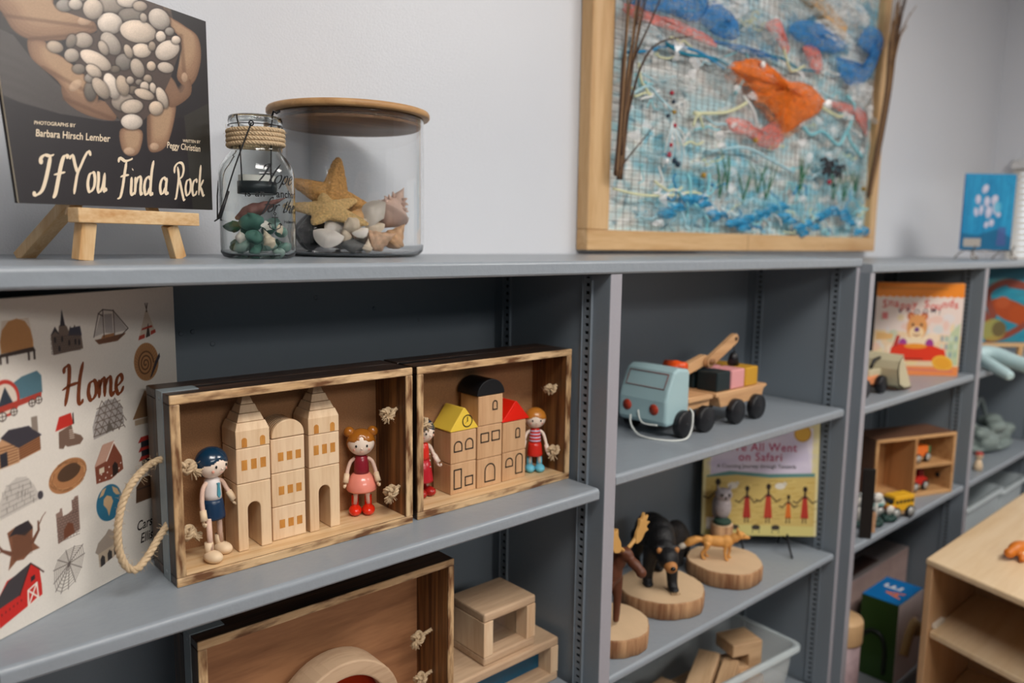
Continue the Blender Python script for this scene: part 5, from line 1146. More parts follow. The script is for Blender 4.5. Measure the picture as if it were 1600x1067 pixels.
def frame_block(name, x0, x1, y0, y1, z0, z1, t, label, window=None, tx=None, mirror=False):
    T = thing(name, ((x0+x1)/2, y0, z0), label, 'toy block'); w_ = (x1-x0)/2; h = z1-z0; D = y1-y0; tx = tx or t
    [MB().box(-w_, w_, 0, D, a, b).build('frame_board', RW, T, bevel=.004) for a, b in ((.0005, t), (h-t, h))]
    for a in (-w_, w_-tx): MB().box(a, a+tx, .0004, D-.0004, t, h-t).build('frame_side', M['pineb'], T, bevel=.001)
    if window: MB().box(-w_+tx, w_-tx, D*.30, D*.30+.003, t, h-t).build('window_pane', window, T)
    return T
frame_block('long_window_block', .850, 1.137, .104, .235, .2454, .3440, .019, 'long wooden window block with blue see-through pane, under the square block', blueac, .022)
frame_block('square_window_block', .934, 1.076, .115, .232, .3442, .4560, .019, 'square wooden window block stacked on the long blue one', glass('clear_acrylic', (.95, .97, .97)), .024)

# ------------------------------------------------------------------ toy truck with trailer
AZ = .7214
tr = thing('toy_truck', (1.62, .11, AZ), 'wooden toy lorry with pale green cab, orange crane post and black wheels pulling a trailer', 'toy truck')
to = Vector((1.62, .11, AZ)); tl = lambda x, y, z: (x-to.x, y-to.y, z-to.z)
mint = mat('mint_cab_paint', 'a2bfc4', .35, var=(12, .04)); beechx = wood('truck_beech', 'd3a678', 'b3845a', 'x', 30, .08, .4, .75, .5); blackp = mat('black_wheel', '17171b', .4, bump=(200, .1)); orp = mat('orange_plastic_paint', 'e8541a', .35); rdp = mat('brick_red_lamp', 'b03a22', .45); brn = mat('brown_line', '7d3a30', .5)
mb = MB(); prof_ = [(1.497, .765), (1.504, .752), (1.592, .760), (1.592, .883), (1.585, .890), (1.545, .895), (1.527, .886), (1.506, .842), (1.497, .815)]
mb.prism([(a-to.x, b-to.z) for a, b in prof_], 'xz', .0, .150); mb.build('cab', mint, tr, bevel=.008, seg=3)
def cabf(u, v, off=.0012):   # point on the sloped cab front: u across (0..1 from near side), v height
    if v < .815: x = 1.497
    elif v < .842: x = 1.497+(v-.815)/.027*.009
    else: x = 1.506+(v-.842)/.044*.021
    return Vector(tl(x-off, .11+u*.150, v))
def strip(pts, nm): MB().tube([cabf(u, v) for u, v in pts], .0012, 5).build(nm, brn, tr)
strip([(.10, .880), (.10, .862), (.10, .845), (.5, .845), (.90, .845), (.90, .862), (.90, .880), (.5, .880), (.10, .880)], 'windscreen_outline')
for u in (.24, .80): MB().cyl(cabf(u, .793, -.002), cabf(u, .793, .0016), .0135, n=20).build('headlamp', rdp, tr)
mb = MB(); mb.box(*[v-to.x for v in (1.53, 1.70)], .012, .138, .778-to.z, .800-to.z); mb.build('chassis', beechx, tr, bevel=.004)
mb = MB(); mb.prism([(a-to.x, b-to.z) for a, b in ((1.592, .800), (1.70, .800), (1.70, .812), (1.68, .815), (1.592, .815))], 'xz', .002, .148); mb.build('bed', beechx, tr, bevel=.003)
def wheel(T, x, y, z, r=.034, w_=.022):
    o = MB().lathe([(.0005, 0), (r-.003, 0), (r, .003), (r, w_-.003), (r-.003, w_), (.0005, w_)], tl(x, y, z), 32, ax=(0, -1, 0)).build('wheel', blackp, T)
    MB().cyl(Vector(tl(x, y-w_-.0006, z)), Vector(tl(x, y-w_+.002, z)), .004, n=10).build('axle_pin', blackp, o)
WZ = AZ+.0342
for x in (1.562, 1.652): wheel(tr, x, .114, WZ); wheel(tr, x, .272, WZ)
pp = MB(); pp.cyl(tl(1.632, .185, .812), tl(1.632, .185, .875), .019, n=24); pp.ell(tl(1.632, .185, .877), (.021, .026, .022), n=20); pp.build('crane_post', orp, tr)
MB().cyl(tl(1.632, .155, .884), tl(1.632, .217, .884), .013, n=20).build('post_drum', orp, tr)
def beam(a, b, w_, t, nm):
    a = Vector(a); b = Vector(b); d = (b-a).normalized(); u = Vector((-d.z, 0, d.x)); mb = MB(); pl = []
    for k in range(9): an = pi/2+pi*k/8; pl.append(a+(d*cos(an)+u*sin(an))*w_)
    for k in range(9): an = -pi/2+pi*k/8; pl.append(b+(d*cos(an)+u*sin(an))*w_)
    n = len(pl); mb.add([tl(p.x, p.y-t/2, p.z) for p in pl]+[tl(p.x, p.y+t/2, p.z) for p in pl], [(i, (i+1) % n, (i+1) % n+n, i+n) for i in range(n)]+[tuple(range(n))[::-1], tuple(range(n, 2*n))])
    return mb.build(nm, beechx, tr, bevel=.0015)
beam((1.640, .185, .862), (1.752, .185, .889), .014, .020, 'crane_arm'); beam((1.752, .166, .884), (1.868, .166, .940), .014, .015, 'crane_arm')
MB().cyl(tl(1.752, .15, .887), tl(1.752, .205, .887), .008, n=14).build('arm_pin', mat('brown_pin', '8a5c34', .5), tr)
hk = MB(); hk.cyl(tl(1.868, .156, .940), tl(1.868, .176, .940), .005, n=10); hk.tube([tl(1.868, .166, .94), tl(1.872, .166, .915), tl(1.876, .166, .900)], .001, 5); hk.build('hook_line', blackw, tr)
MB().lathe([(.001, 0), (.017, 0), (.011, .028), (.004, .034), (.001, .034)], tl(1.872, .166, .868), 20).build('hanging_weight', blackp, tr)
wc = mat('white_cord', 'd8dcd8', .6)
MB().tube([tl(1.492, .215, .770), tl(1.485, .205, .745), tl(1.478, .17, .7265), tl(1.492, .115, .7235), tl(1.530, .078, .726), tl(1.556, .076, .745), tl(1.566, .080, .785), tl(1.580, .10, .792)], .0024, 8, k=8).build('pull_cord', wc, tr)
MB().tube([cabf(.55, .785, .003), cabf(.47, .765, .010), cabf(.36, .757, .012), cabf(.12, .758, .008)], .0022, 8, k=6).build('pull_cord', wc, tr)
tw_ = thing('toy_trailer', (1.84, .11, AZ), 'flat wooden toy trailer carrying coloured cubes behind the lorry', 'toy trailer'); to = Vector((1.84, .11, AZ))
mb = MB(); mb.prism([(a-to.x, b-to.z) for a, b in ((1.722, .800), (1.735, .772), (1.935, .772), (1.945, .800), (1.962, .806), (1.962, .812), (1.712, .812), (1.712, .800))], 'xz', .0, .150); mb.build('bed', beechx, tw_, bevel=.003)
for x in (1.795, 1.898): wheel(tw_, x, .114, WZ); wheel(tw_, x, .272, WZ)
MB().tube([tl(1.700, .185, .79), tl(1.715, .185, .79)], .004, 8).build('coupling', beechx, tw_)
cb = {'black': mat('black_cube_paint', '15262a', .45), 'pink': mat('pink_cube_paint', 'dd9a9c', .5), 'mustard': mat('mustard_cube_paint', 'c8962a', .45)}
CGR = 'painted cubes on the trailer'
for (x0, c, y0, row) in ((1.722, 'black', .118, 'near'), (1.790, 'pink', .118, 'near'), (1.858, 'mustard', .118, 'near'), (1.722, 'black', .192, 'far'), (1.790, 'pink', .192, 'far'), (1.858, 'mustard', .192, 'far')):
    o = MB().box(-.032, .032, 0, .064, 0, .052).build('cube_block', cb[c], None, bevel=.004); o.location = (x0+.034, y0, .8124)
    tag(o, c+' cube block in the '+row+' row on the toy trailer', 'toy block', CGR)

# ------------------------------------------------------------------ animals on wood slices
BZ = .2714
bark = wood('bark_edge', 'c49a70', '7a4c2c', 'z', 40, .06, .3, .7, .8, bump=1.); slice_ = mat('sawn_wood_top', 'd3b591', .7, bump=(80, .4), var=(14, .14))
def wood_slice(x, y, r, h, label, seed):
    T = thing('wood_slice', (x, y, BZ), label, 'wood slice', 'wood slices carrying animals'); rd = random.Random(seed); ph = [rd.uniform(0, 6) for _ in range(4)]
    n = 64; rr_ = lambda a: r*(1+.02*sin(3*a+ph[0])+.014*sin(7*a+ph[1])+.008*sin(17*a+ph[2]))
    R_ = [[(rr_(2*pi*j/n)*k*cos(2*pi*j/n), rr_(2*pi*j/n)*k*sin(2*pi*j/n), z) for j in range(n)] for k, z in ((.96, 0), (.99, .003), (1, .5*h), (1, h-.004), (.975, h-.0003))]
    MB().loft(R_).build('bark', bark, T)
    tp = MB(); rings = [[(rr_(2*pi*j/n)*k*cos(2*pi*j/n), rr_(2*pi*j/n)*k*sin(2*pi*j/n), h+.0003*(1-k)) for j in range(n)] for k in (.975, .8, .6, .4, .2, .02)]
    tp.loft(rings, cap0=False).build('sawn_face', slice_, T); return T
SH = .0445
wood_slice(1.320, .115, .094, SH, 'wood slice under the moose, nearest the upright', 1); wood_slice(1.568, .155, .111, SH, 'wood slice under the black bear', 2); wood_slice(1.840, .140, .104, SH, 'wood slice under the orange fox', 3)
def critter(name, loc, rz, label, cat, body, material, vox=.004, scale=1):
    T = thing(name, loc, label, cat, None, rz); T.scale = (scale,)*3; mb = MB()
    for e in body:
        if e[0] == 'e': mb.ell(e[1], e[2], e[3] if len(e) > 3 else None, n=20)
        else: mb.tube(e[1], e[2], 12, k=0)
    mb.build('body', material, T, remesh=vox); return T
bearb = mat('bear_black', '0f0f12', .55, bump=(160, .9), var=(60, .3)); tan = mat('bear_tan', 'b57a44', .6); claw = mat('claw_beige', 'c8a982', .5); eyeb = mat('animal_eye', '080808', .15)
# bear faces +x in its own frame
bz = BZ+SH
br = critter('bear_figurine', (1.577, .183, bz), radians(-126), 'black bear figurine with tan muzzle walking on a wood slice', 'bear figurine',
  [('e', (-.035, 0, .105), (.055, .040, .042)), ('e', (.010, 0, .112), (.045, .038, .044)), ('e', (.038, 0, .108), (.034, .032, .038)), ('e', (-.055, 0, .098), (.036, .037, .040)), ('e', (.065, 0, .100), (.030, .024, .026), (0, .5, 0)), ('e', (.088, 0, .090), (.026, .024, .024)), ('e', (.108, 0, .080), (.018, .013, .012)),
   ('e', (.080, .020, .110), (.007, .009, .009)), ('e', (.080, -.020, .110), (.007, .009, .009)), ('e', (-.09, 0, .105), .010),
   ('t', [(.040, .020, .095), (.044, .024, .055), (.052, .024, .020), (.058, .024, .008)], [.020, .015, .012, .012]), ('e', (.064, .024, .007), (.017, .012, .007)),
   ('t', [(.036, -.020, .095), (.030, -.024, .055), (.022, -.024, .020), (.024, -.024, .008)], [.020, .015, .012, .012]), ('e', (.030, -.024, .007), (.017, .012, .007)),
   ('t', [(-.055, .020, .09), (-.045, .024, .055), (-.062, .024, .025), (-.058, .024, .008)], [.026, .018, .011, .012]), ('e', (-.050, .024, .007), (.018, .012, .007)),
   ('t', [(-.055, -.020, .09), (-.062, -.024, .055), (-.080, -.024, .025), (-.078, -.024, .008)], [.026, .018, .011, .012]), ('e', (-.070, -.024, .007), (.018, .012, .007))], bearb, .0035, 1.15)
MB().ell((.1085, 0, .0805), (.0195, .0145, .0135), n=20).build('muzzle', tan, br)
MB().ell((.1275, 0, .083), (.0045, .006, .0045), n=12).build('nose', eyeb, br)
for s_ in (-1, 1):
    MB().ell((.088, s_*.0195, .108), (.004, .006, .007), n=12).build('ear_lining', tan, br); MB().ell((.104, s_*.013, .093), .0028, n=8).build('eye', eyeb, br)
    MB().ell((.100, s_*.0145, .0935), (.006, .004, .006), n=10).build('eye_patch', tan, br)
for k in range(4): MB().ell((.0805, .016+k*.0055, .005), (.004, .0016, .0022), n=8).build('claw', claw, br)
dk2 = critter('dark_animal_figurine', (1.785, .272, BZ), radians(200), 'dark rounded animal figurine half hidden behind the bear', 'animal figurine',
  [('e', (0, 0, .085), (.050, .036, .048)), ('e', (-.03, 0, .065), (.045, .036, .045)), ('e', (.048, 0, .115), (.024, .020, .022)), ('t', [(.02, .018, .06), (.022, .02, .012)], [.016, .013]), ('t', [(.02, -.018, .06), (.022, -.02, .012)], [.016, .013]), ('t', [(-.04, .018, .06), (-.042, .02, .012)], [.018, .014]), ('t', [(-.04, -.018, .06), (-.042, -.02, .012)], [.018, .014])], mat('dark_brown_fur', '1b1716', .7, bump=(160, .8)), .004)
foxm = mat('fox_orange', 'd89a50', .55, bump=(160, .8), var=(30, .25))
fx = critter('fox_figurine', (1.822, .155, bz), radians(-50), 'orange fox figurine with a pale tail tip standing on a wood slice', 'fox figurine',
  [('e', (0, 0, .058), (.040, .017, .018)), ('e', (.028, 0, .060), (.022, .017, .020)), ('e', (-.030, 0, .059), (.020, .016, .018)), ('e', (.052, 0, .074), (.018, .013, .015), (0, -.7, 0)), ('e', (.068, 0, .082), (.016, .014, .013)), ('e', (.086, 0, .077), (.014, .007, .006)),
   ('t', [(.062, .009, .090), (.060, .011, .106)], [.006, .0015]), ('t', [(.062, -.009, .090), (.060, -.011, .106)], [.006, .0015]),
   ('t', [(-.045, 0, .062), (-.065, 0, .060), (-.085, 0, .050), (-.100, 0, .040)], [.007, .012, .014, .008]),
   ('t', [(.034, .010, .055), (.040, .011, .030), (.036, .011, .006)], [.009, .005, .0045]), ('t', [(.026, -.010, .055), (.022, -.011, .030), (.026, -.011, .006)], [.009, .005, .0045]), ('t', [(-.032, .010, .055), (-.026, .011, .034), (-.036, .011, .020), (-.032, .011, .006)], [.012, .007, .005, .0045]), ('t', [(-.032, -.010, .055), (-.036, -.011, .034), (-.048, -.011, .020), (-.044, -.011, .006)], [.012, .007, .005, .0045]),
   ('e', (.040, .011, .004), (.008, .005, .004)), ('e', (.030, -.011, .004), (.008, .005, .004)), ('e', (-.028, .011, .004), (.008, .005, .004)), ('e', (-.040, -.011, .004), (.008, .005, .004))], foxm, .0025, .90)
MB().ell((-.106, 0, .036), (.016, .010, .009), (0, -.5, 0), n=16).build('tail_tip', mat('fox_white', 'd8cdbd', .6), fx); MB().ell((.099, 0, .078), .0035, n=10).build('nose', eyeb, fx)
for s_ in (-1, 1): MB().ell((.078, s_*.0098, .086), .0022, n=8).build('eye', eyeb, fx)
ow_st = thing('log_stump', (1.952, .226, BZ), 'thin bark log stump standing behind the fox', 'log'); MB().cyl((0, 0, 0), (0, 0, .0965), .034, .033, n=28).build('bark', bark, ow_st); MB().cyl((0, 0, .0966), (0, 0, .098), .032, n=28).build('sawn_face', slice_, ow_st)
owm = mat('owl_grey', 'a9a1a4', .7, bump=(150, .9), var=(120, .3))
ow = critter('owl_figurine', (1.952, .226, BZ+.0985), radians(-130), 'grey horned owl figurine perched on the thin log', 'owl figurine',
  [('e', (0, 0, .052), (.023, .026, .040)), ('e', (.004, 0, .090), (.023, .026, .020)), ('t', [(.006, .015, .100), (.006, .020, .122)], [.007, .0015]), ('t', [(.006, -.015, .100), (.006, -.020, .122)], [.007, .0015]), ('e', (-.014, .018, .045), (.014, .009, .034)), ('e', (-.014, -.018, .045), (.014, .009, .034)), ('e', (-.02, 0, .015), (.012, .012, .018))], owm, .0025)
for s_ in (-1, 1): MB().ell((.0235, s_*.010, .093), (.003, .0055, .0055), n=12).build('eye', mat('owl_eye', '3a342c', .3) if s_ < 0 else bpy.data.materials['owl_eye'], ow)
MB().lathe([(.001, .010), (.0035, 0)], (.026, 0, .081), 8).build('beak', eyeb, ow)
MB().ell((.006, 0, .008), (.026, .027, .012), n=16).build('perch_grass', mat('dark_green_moss', '2a4438', .8, bump=(200, 1.)), ow)
moose = mat('moose_brown', '5e3420', .5, bump=(90, .5), var=(20, .35)); antm = mat('antler_tan', 'c99a58', .5)
ms = critter('moose_figurine', (1.290, .132, bz), radians(-84), 'brown moose figurine with tan antlers partly hidden by the upright', 'moose figurine',
  [('e', (-.02, 0, .135), (.060, .030, .036)), ('e', (.032, 0, .142), (.034, .028, .040)), ('e', (.055, 0, .165), (.020, .016, .034), (0, .6, 0)), ('e', (.076, 0, .188), (.020, .014, .017)), ('e', (.100, 0, .172), (.024, .012, .013), (0, .5, 0)), ('e', (.118, 0, .158), (.013, .012, .013)),
   ('t', [(.040, .016, .12), (.046, .017, .07), (.044, .017, .01)], [.018, .010, .008]), ('t', [(.040, -.016, .12), (.036, -.017, .07), (.040, -.017, .01)], [.018, .010, .008]), ('t', [(-.06, .016, .12), (-.066, .017, .07), (-.060, .017, .01)], [.020, .011, .008]), ('t', [(-.06, -.016, .12), (-.052, -.017, .07), (-.056, -.017, .01)], [.020, .011, .008]),
   ('e', (.074, .020, .200), (.004, .013, .007)), ('e', (.074, -.020, .200), (.004, .013, .007))], moose, .0035)
for s_ in (-1, 1):
    a = MB(); a.tube([(.075, s_*.010, .200), (.078, s_*.028, .212), (.078, s_*.044, .224)], [.005, .005, .006], 8, k=3)
    pal = [(.030, .206), (.052, .208), (.066, .222), (.080, .226), (.072, .236), (.086, .244), (.072, .248), (.078, .262), (.064, .256), (.062, .272), (.052, .256), (.044, .262), (.042, .244), (.032, .228)]
    pl = catmull([(0, s_*p, q) for p, q in pal], 3, True); n = len(pl)
    a.add([(.076, p.y, p.z) for p in pl]+[(.084, p.y, p.z) for p in pl], [(i, (i+1) % n, (i+1) % n+n, i+n) for i in range(n)]+[tuple(range(n))[::-1], tuple(range(n, 2*n))]); a.build('antler', antm, ms, bevel=.0015)

# ------------------------------------------------------------------ safari book
def safari():
    c = Canvas(0, 0, .35, .36, 900, 'd9cf9c'); r = np.random.RandomState(5)
    c.poly([(.020, .10), (.33, .10), (.33, .335), (.020, .335)], 'dcd6e0'); c.poly([(.02, .19), (.33, .19), (.31, .30), (.26, .345), (.10, .345), (.035, .29)], 'cfc8dc')
    for q in range(60): x = r.uniform(.03, .32); c.ell(x, r.uniform(.2, .32), .03, .01, ('dcd6e6', 'c4bcd6')[q % 2], 0, .3, soft=.6)
    c.poly([(.010, .185), (.08, .200), (.20, .192), (.34, .196), (.34, .175), (.01, .175)], '5b8a86')
    c.poly([(.008, .02), (.342, .02), (.342, .185), (.20, .180), (.10, .188), (.008, .180)], 'c9b068')
    for q in range(140): x = r.uniform(.01, .34); y = r.uniform(.03, .17); c.line([(x, y), (x+.02, y+.002)], .0016, ('bb9a4a', 'd8c478', 'a88c48')[q % 3], .6)
    c.poly([(.008, .0), (.342, .0), (.342, .03), (.008, .035)], 'cfc47c')
    for x, s_, cc in ((.045, 1.25, 'b03a22'), (.135, 1.05, 'a82f20'), (.20, 1.12, 'b43a24'), (.262, .8, 'd06a20'), (.312, 1.05, 'b03222')):
        y = .045; c.poly([(x-.011*s_, y+.01), (x+.012*s_, y+.01), (x+.006*s_, y+.075*s_), (x-.006*s_, y+.075*s_)], cc)
        c.ell(x, y+.096*s_, .0065*s_, .0085*s_, '231712'); c.line([(x-.004, y+.012), (x-.005, y-.004)], .0016, '231712'); c.line([(x+.004, y+.012), (x+.005, y-.004)], .0016, '231712')
        c.line([(x, y+.085*s_), (x, y+.07*s_)], .003*s_, '231712'); c.line([(x-.005, y+.074*s_), (x-.022*s_, y+.055*s_), (x-.034*s_, y+.060*s_)], .0018, '231712'); c.line([(x+.005, y+.074*s_), (x+.022*s_, y+.055*s_), (x+.034*s_, y+.062*s_)], .0018, '231712')
    for x in (.09, .235): c.ell(x, .155, .016, .010, 'd8d4c8'); c.ell(x+.014, .162, .006, .006, 'c8c4b8')
    for x in (.165, .225, .10): c.ell(x, .026, .013, .008, '3a342c'); c.line([(x-.01, .02), (x-.01, .008)], .001, '3a342c'); c.line([(x+.01, .02), (x+.01, .008)], .001, '3a342c')
    c.poly([(.012, .018), (.040, .018), (.040, .055), (.012, .055)], 'e6e2da')
    c.ell(.298, .318, .026, .026, 'b98a2c'); c.ell(.298, .318, .022, .022, 'd9a93c'); c.ell(.205, .312, .007, .006, 'b05a6a')
    return c
sfc = safari(); sbk = book('picture_book', (1.945, .290, .3150), radians(-42.2), .350, .360, .010, sfc, 'yellow and lilac safari picture book with a gold medal sticker behind the fox', 'book', M['print'], mat('straw_cover', 'cfc491', .5), tilt=radians(4))
mg = mat('magenta_ink', 'a8285a', .5)
flat_text('We All Went', .036, .075, .262, hs, mg, 'title_lettering', sbk, sx=.95, space=1.1); flat_text('on Safari', .036, .105, .232, hs, mg, 'title_lettering', sbk, sx=.95, space=1.1)
flat_text('A Counting Journey through Tanzania', .0165, .040, .210, hs, mat('slate_ink', '3c3a4a', .5), 'subtitle_lettering', sbk, sx=.95)
ws = thing('book_stand', (2.07, .175, BZ), 'thin black wire stand under the safari book', 'book stand')
u_ = Vector((cos(radians(-42.2)), sin(radians(-42.2)), 0)); nf = Vector((-u_.y, u_.x, 0))*-1
for s_ in (-.055, .085):
    P0 = u_*s_; mbs = MB(); mbs.tube([P0+nf*.070+Vector((0, 0, .003)), P0+nf*.030+Vector((0, 0, .035)), P0+nf*.018+Vector((0, 0, .058))], .003, 7, k=3)
    mbs.tube([P0+nf*.018+Vector((0, 0, .040)), P0-nf*.018+Vector((0, 0, .040)), P0-nf*.020+Vector((0, 0, .16))], .003, 7, k=3); mbs.tube([P0-nf*.019+Vector((0, 0, .12)), P0-nf*.055+Vector((0, 0, .003))], .003, 7)
    mbs.build('wire_leg', blackw, ws)

# ------------------------------------------------------------------ clear bin of unit blocks
clearp = mat('clear_plastic', 'dfe8ea', .12, trans=.0, alpha=.30, spec=.8)
def bin_(loc, rz, L_, D_, H_, label, group=None, taper=.02, material=None, t=.003):
    T = thing('storage_bin', loc, label, 'storage bin', group, rz); material = material or clearp
    def rr(x0, x1, y0, y1, z, r=.03, n=6):
        out = []
        for cx, cy, a0 in ((x1-r, y1-r, 0), (x0+r, y1-r, pi/2), (x0+r, y0+r, pi), (x1-r, y0+r, 1.5*pi)):
            for k in range(n+1): a = a0+pi/2*k/n; out.append((cx+r*cos(a), cy+r*sin(a), z))
        return out
    w = L_/2; mb = MB(); ta = taper
    mb.loft([rr(-w+ta, w-ta, ta, D_-ta, 0), rr(-w, w, 0, D_, H_), rr(-w+t, w-t, t, D_-t, H_), rr(-w+ta+t, w-ta-t, ta+t, D_-ta-t, t)]); mb.build('tub', material, T)
    mb = MB(); mb.loft([rr(-w-.014, w+.014, -.014, D_+.014, H_-.012), rr(-w-.014, w+.014, -.014, D_+.014, H_+.001), rr(-w-.010, w+.010, -.010, D_+.010, H_+.004), rr(-w+.002, w-.002, .002, D_-.002, H_+.003), rr(-w+.002, w-.002, .002, D_-.002, H_-.001), rr(-w-.011, w+.011, -.011, D_+.011, H_-.012)], cap0=False, cap1=False)
    mb.build('rim', mat('clear_rim', 'cfdadd', .15, alpha=.5) if 'clear_rim' not in bpy.data.materials else bpy.data.materials['clear_rim'], T); return T
BB = -.1778
bin_((1.79, .045, BB), radians(-5), .55, .270, .205, 'clear plastic bin of wooden unit blocks on the bottom shelf')
ub = wood('unit_block_maple', 'c9a883', 'a98560', 'x', 26, .08, .4, .75, .5)
def unit_block(cx, cy, z0, lx, ly, lz, rz, label, notch=False):
    mb = MB()
    if notch: mb.prism([(-lx/2, 0), (lx/2, 0), (lx/2, lz), (-lx/2, lz), (-lx/2, lz*.72), (lx*.05, lz*.72), (lx*.05, lz*.45), (-lx/2, lz*.45)], 'xz', -ly/2, ly/2)
    else: mb.box(-lx/2, lx/2, -ly/2, ly/2, 0, lz)
    o = mb.build('unit_block', ub, None, bevel=.003); o.location = (cx, cy, z0); o.rotation_euler = (0, 0, rz)
    return tag(o, label, 'toy block', 'unit blocks in the clear bin')
unit_block(1.955, .150, -.095, .105, .085, .135, radians(-20), 'upright unit block with a slot standing highest in the clear bin', True)
unit_block(1.770, .150, -.095, .230, .062, .098, radians(24), 'long maple plank block in the middle of the clear bin'); unit_block(1.800, .095, -.095, .230, .045, .085, radians(24), 'long maple block in front of the middle plank')
unit_block(1.93, .090, -.095, .050, .060, .050, radians(10), 'small maple block at the right end of the bin'); unit_block(1.64, .190, -.095, .12, .08, .07, radians(5), 'maple block at the left end of the bin')
unit_block(1.79, .175, -.1745, .44, .205, .078, radians(-5), 'bottom layer block under the others in the clear bin')
# ------------------------------------------------------------------ second bookcase, left bay, upper shelf
A2 = .7224; B2 = .2854
def snappy():
    c = Canvas(0, 0, .375, .345, 800, 'e4d3cb'); r = np.random.RandomState(8)
    c.poly([(0, .300), (.375, .300), (.375, .345), (0, .345)], 'e8871e')
    for q in range(13): c.ell(.015+q*.029, .302, .016, .010, 'e8871e')
    c.poly([(0, 0), (.375, 0), (.375, .035), (0, .035)], 'e88a4a'); c.poly([(0, .035), (.375, .035), (.375, .15), (0, .17)], 'e6c9a4')
    for q in range(40): x = r.uniform(.01, .36); y = r.uniform(.06, .22); c.ell(x, y, r.uniform(.008, .03), r.uniform(.008, .025), ('d9dbe0', 'f0e0d0', 'e8b8a8', 'c4d4d8', 'e8d090', 'b8c8b0')[q % 6], 0, .55, soft=.3)
    c.poly([(.31, .04), (.37, .04), (.37, .20), (.33, .16)], 'b9c7a4'); c.poly([(.01, .13), (.08, .135), (.085, .155), (.01, .16)], 'e0b070'); c.poly([(.03, .21), (.055, .21), (.055, .235), (.03, .235)], 'dd7a7a')
    for q in range(12): c.poly([(.29+(q % 4)*.02, .07+(q//4)*.03), (.302+(q % 4)*.02, .07+(q//4)*.03), (.302+(q % 4)*.02, .09+(q//4)*.03), (.29+(q % 4)*.02, .09+(q//4)*.03)], ('8fb0a0', 'c8d8d0', '7890a8')[q % 3], .7)
    # bear driving a red car
    for x in (.155, .212): c.ell(x, .222, .016, .015, 'c05a2c'); c.ell(x, .222, .009, .008, 'd88a5a')
    c.ell(.184, .180, .044, .048, 'd9985a'); c.ell(.184, .160, .032, .024, 'ecd0a4'); c.ell(.184, .172, .011, .009, '6a3a7a')
    for x in (.166, .202): c.ell(x, .190, .005, .006, '2a1c18')
    c.line([(.170, .154), (.184, .148), (.198, .154)], .002, '8a3a2a')
    c.poly([(.125, .10), (.135, .142), (.235, .142), (.25, .10)], 'ecd8b8'); c.ell(.128, .118, .018, .02, '9a3a8a'); c.ell(.243, .118, .018, .02, '9a3a8a')
    c.poly([(.070, .055), (.080, .105), (.110, .118), (.26, .112), (.31, .098), (.325, .055)], 'dd3412'); c.ell(.184, .110, .05, .010, 'e8922a'); c.poly([(.085, .105), (.10, .15), (.115, .148), (.105, .11)], 'b02c28')
    c.poly([(.09, .058), (.22, .058), (.22, .064), (.09, .064)], '9a2410'); c.ell(.305, .048, .046, .028, 'eab03a', -12); c.ell(.305, .048, .036, .020, 'e6a22c', -12)
    c.line([(.02, .025), (.35, .018)], .0025, 'c05a8a', .6); c.line([(.02, .325), (.30, .325)], .004, 'c87818', .8)
    return c
snc = snappy(); sn = book('picture_book', (2.902, .222, A2), radians(-45.5), .315, .345, .018, snc, 'orange and white sound book with a bear driving a red car', 'book', M['print'], mat('orange_cover', 'e08a3a', .5), spine=mat('navy_spine', '14384c', .5))
rdk = mat('red_lettering', 'd2382c', .5); nvk = mat('navy_lettering', '2a2e48', .5)
for i, ch_ in enumerate('Snappy Sounds'): flat_text(ch_, .042, .024+i*.0214, .252+.006*sin(i*1.3), hs, rdk, 'title_lettering', sn, sx=.95) if ch_ != ' ' else None
for i, ch_ in enumerate('VROOM!'): flat_text(ch_, .026, .082+i*.029, .232+.004*sin(i*2), hs, nvk, 'subtitle_lettering', sn)
o = thing('picture_book', (2.820, .316, A2), 'dark blue book standing behind the orange sound book', 'book', rz=radians(-24)); nb = mat('deep_blue_cover', '0d3a56', .45)
MB().box(0, .30, 0, .003, 0, .340).build('front_cover', nb, o); MB().box(.003, .295, .003, .015, .004, .336).build('page_block', M['paper'], o); MB().box(0, .30, .015, .018, 0, .340).build('back_cover', nb, o)
# toy loader
ld = thing('toy_loader', (2.490, .050, A2), 'wooden toy loader with grey scoop bucket and orange body beside the sound book', 'toy truck'); lt = lambda x, y, z: (x-2.475, y-.055, z-A2)
bkt = mat('putty_bucket', 'c4bb9c', .5); ora = mat('orange_wood_body', 'd88a5c', .5)
mb = MB(); pr = [(2.700, .728), (2.640, .728), (2.596, .745), (2.585, .775), (2.580, .800), (2.590, .826), (2.612, .842)]
bp_ = [(a-2.475, b-A2) for a, b in pr]; inner = [(a+.006, b+.004) for a, b in bp_[::-1]]; inner[-1] = (bp_[0][0], bp_[0][1]+.005)
mb.prism(bp_+inner, 'xz', -.045, .120); mb.build('bucket_shell', bkt, ld)
for y in (-.045, .116):
    MB().prism(bp_, 'xz', y, y+.004).build('bucket_cheek', bkt, ld)
MB().box(.020, .110, .010, .075, .052, .074).build('lift_arm', bkt, ld, bevel=.003); MB().box(-.09, .085, .0, .085, .030, .056).build('chassis', ora, ld, bevel=.004)
MB().box(-.10, -.02, .0, .085, .056, .115).build('cab', ora, ld, bevel=.006); MB().box(-.085, -.03, -.003, .088, .115, .128).build('cab_roof', mat('pale_roof', 'c8ccc4', .5), ld, bevel=.004)
for x in (-.065, .060):
    for y in (-.022, .088): MB().lathe([(.001, 0), (.027, 0), (.029, .003), (.029, .017), (.027, .020), (.001, .020)], (x, y+.02, .0295), 26, ax=(0, -1, 0)).build('wheel', blackp, ld)
MB().tube([(.05, .02, .08), (.07, .02, .105), (.112, .02, .11)], .005, 8).build('lift_rod', blackp, ld)

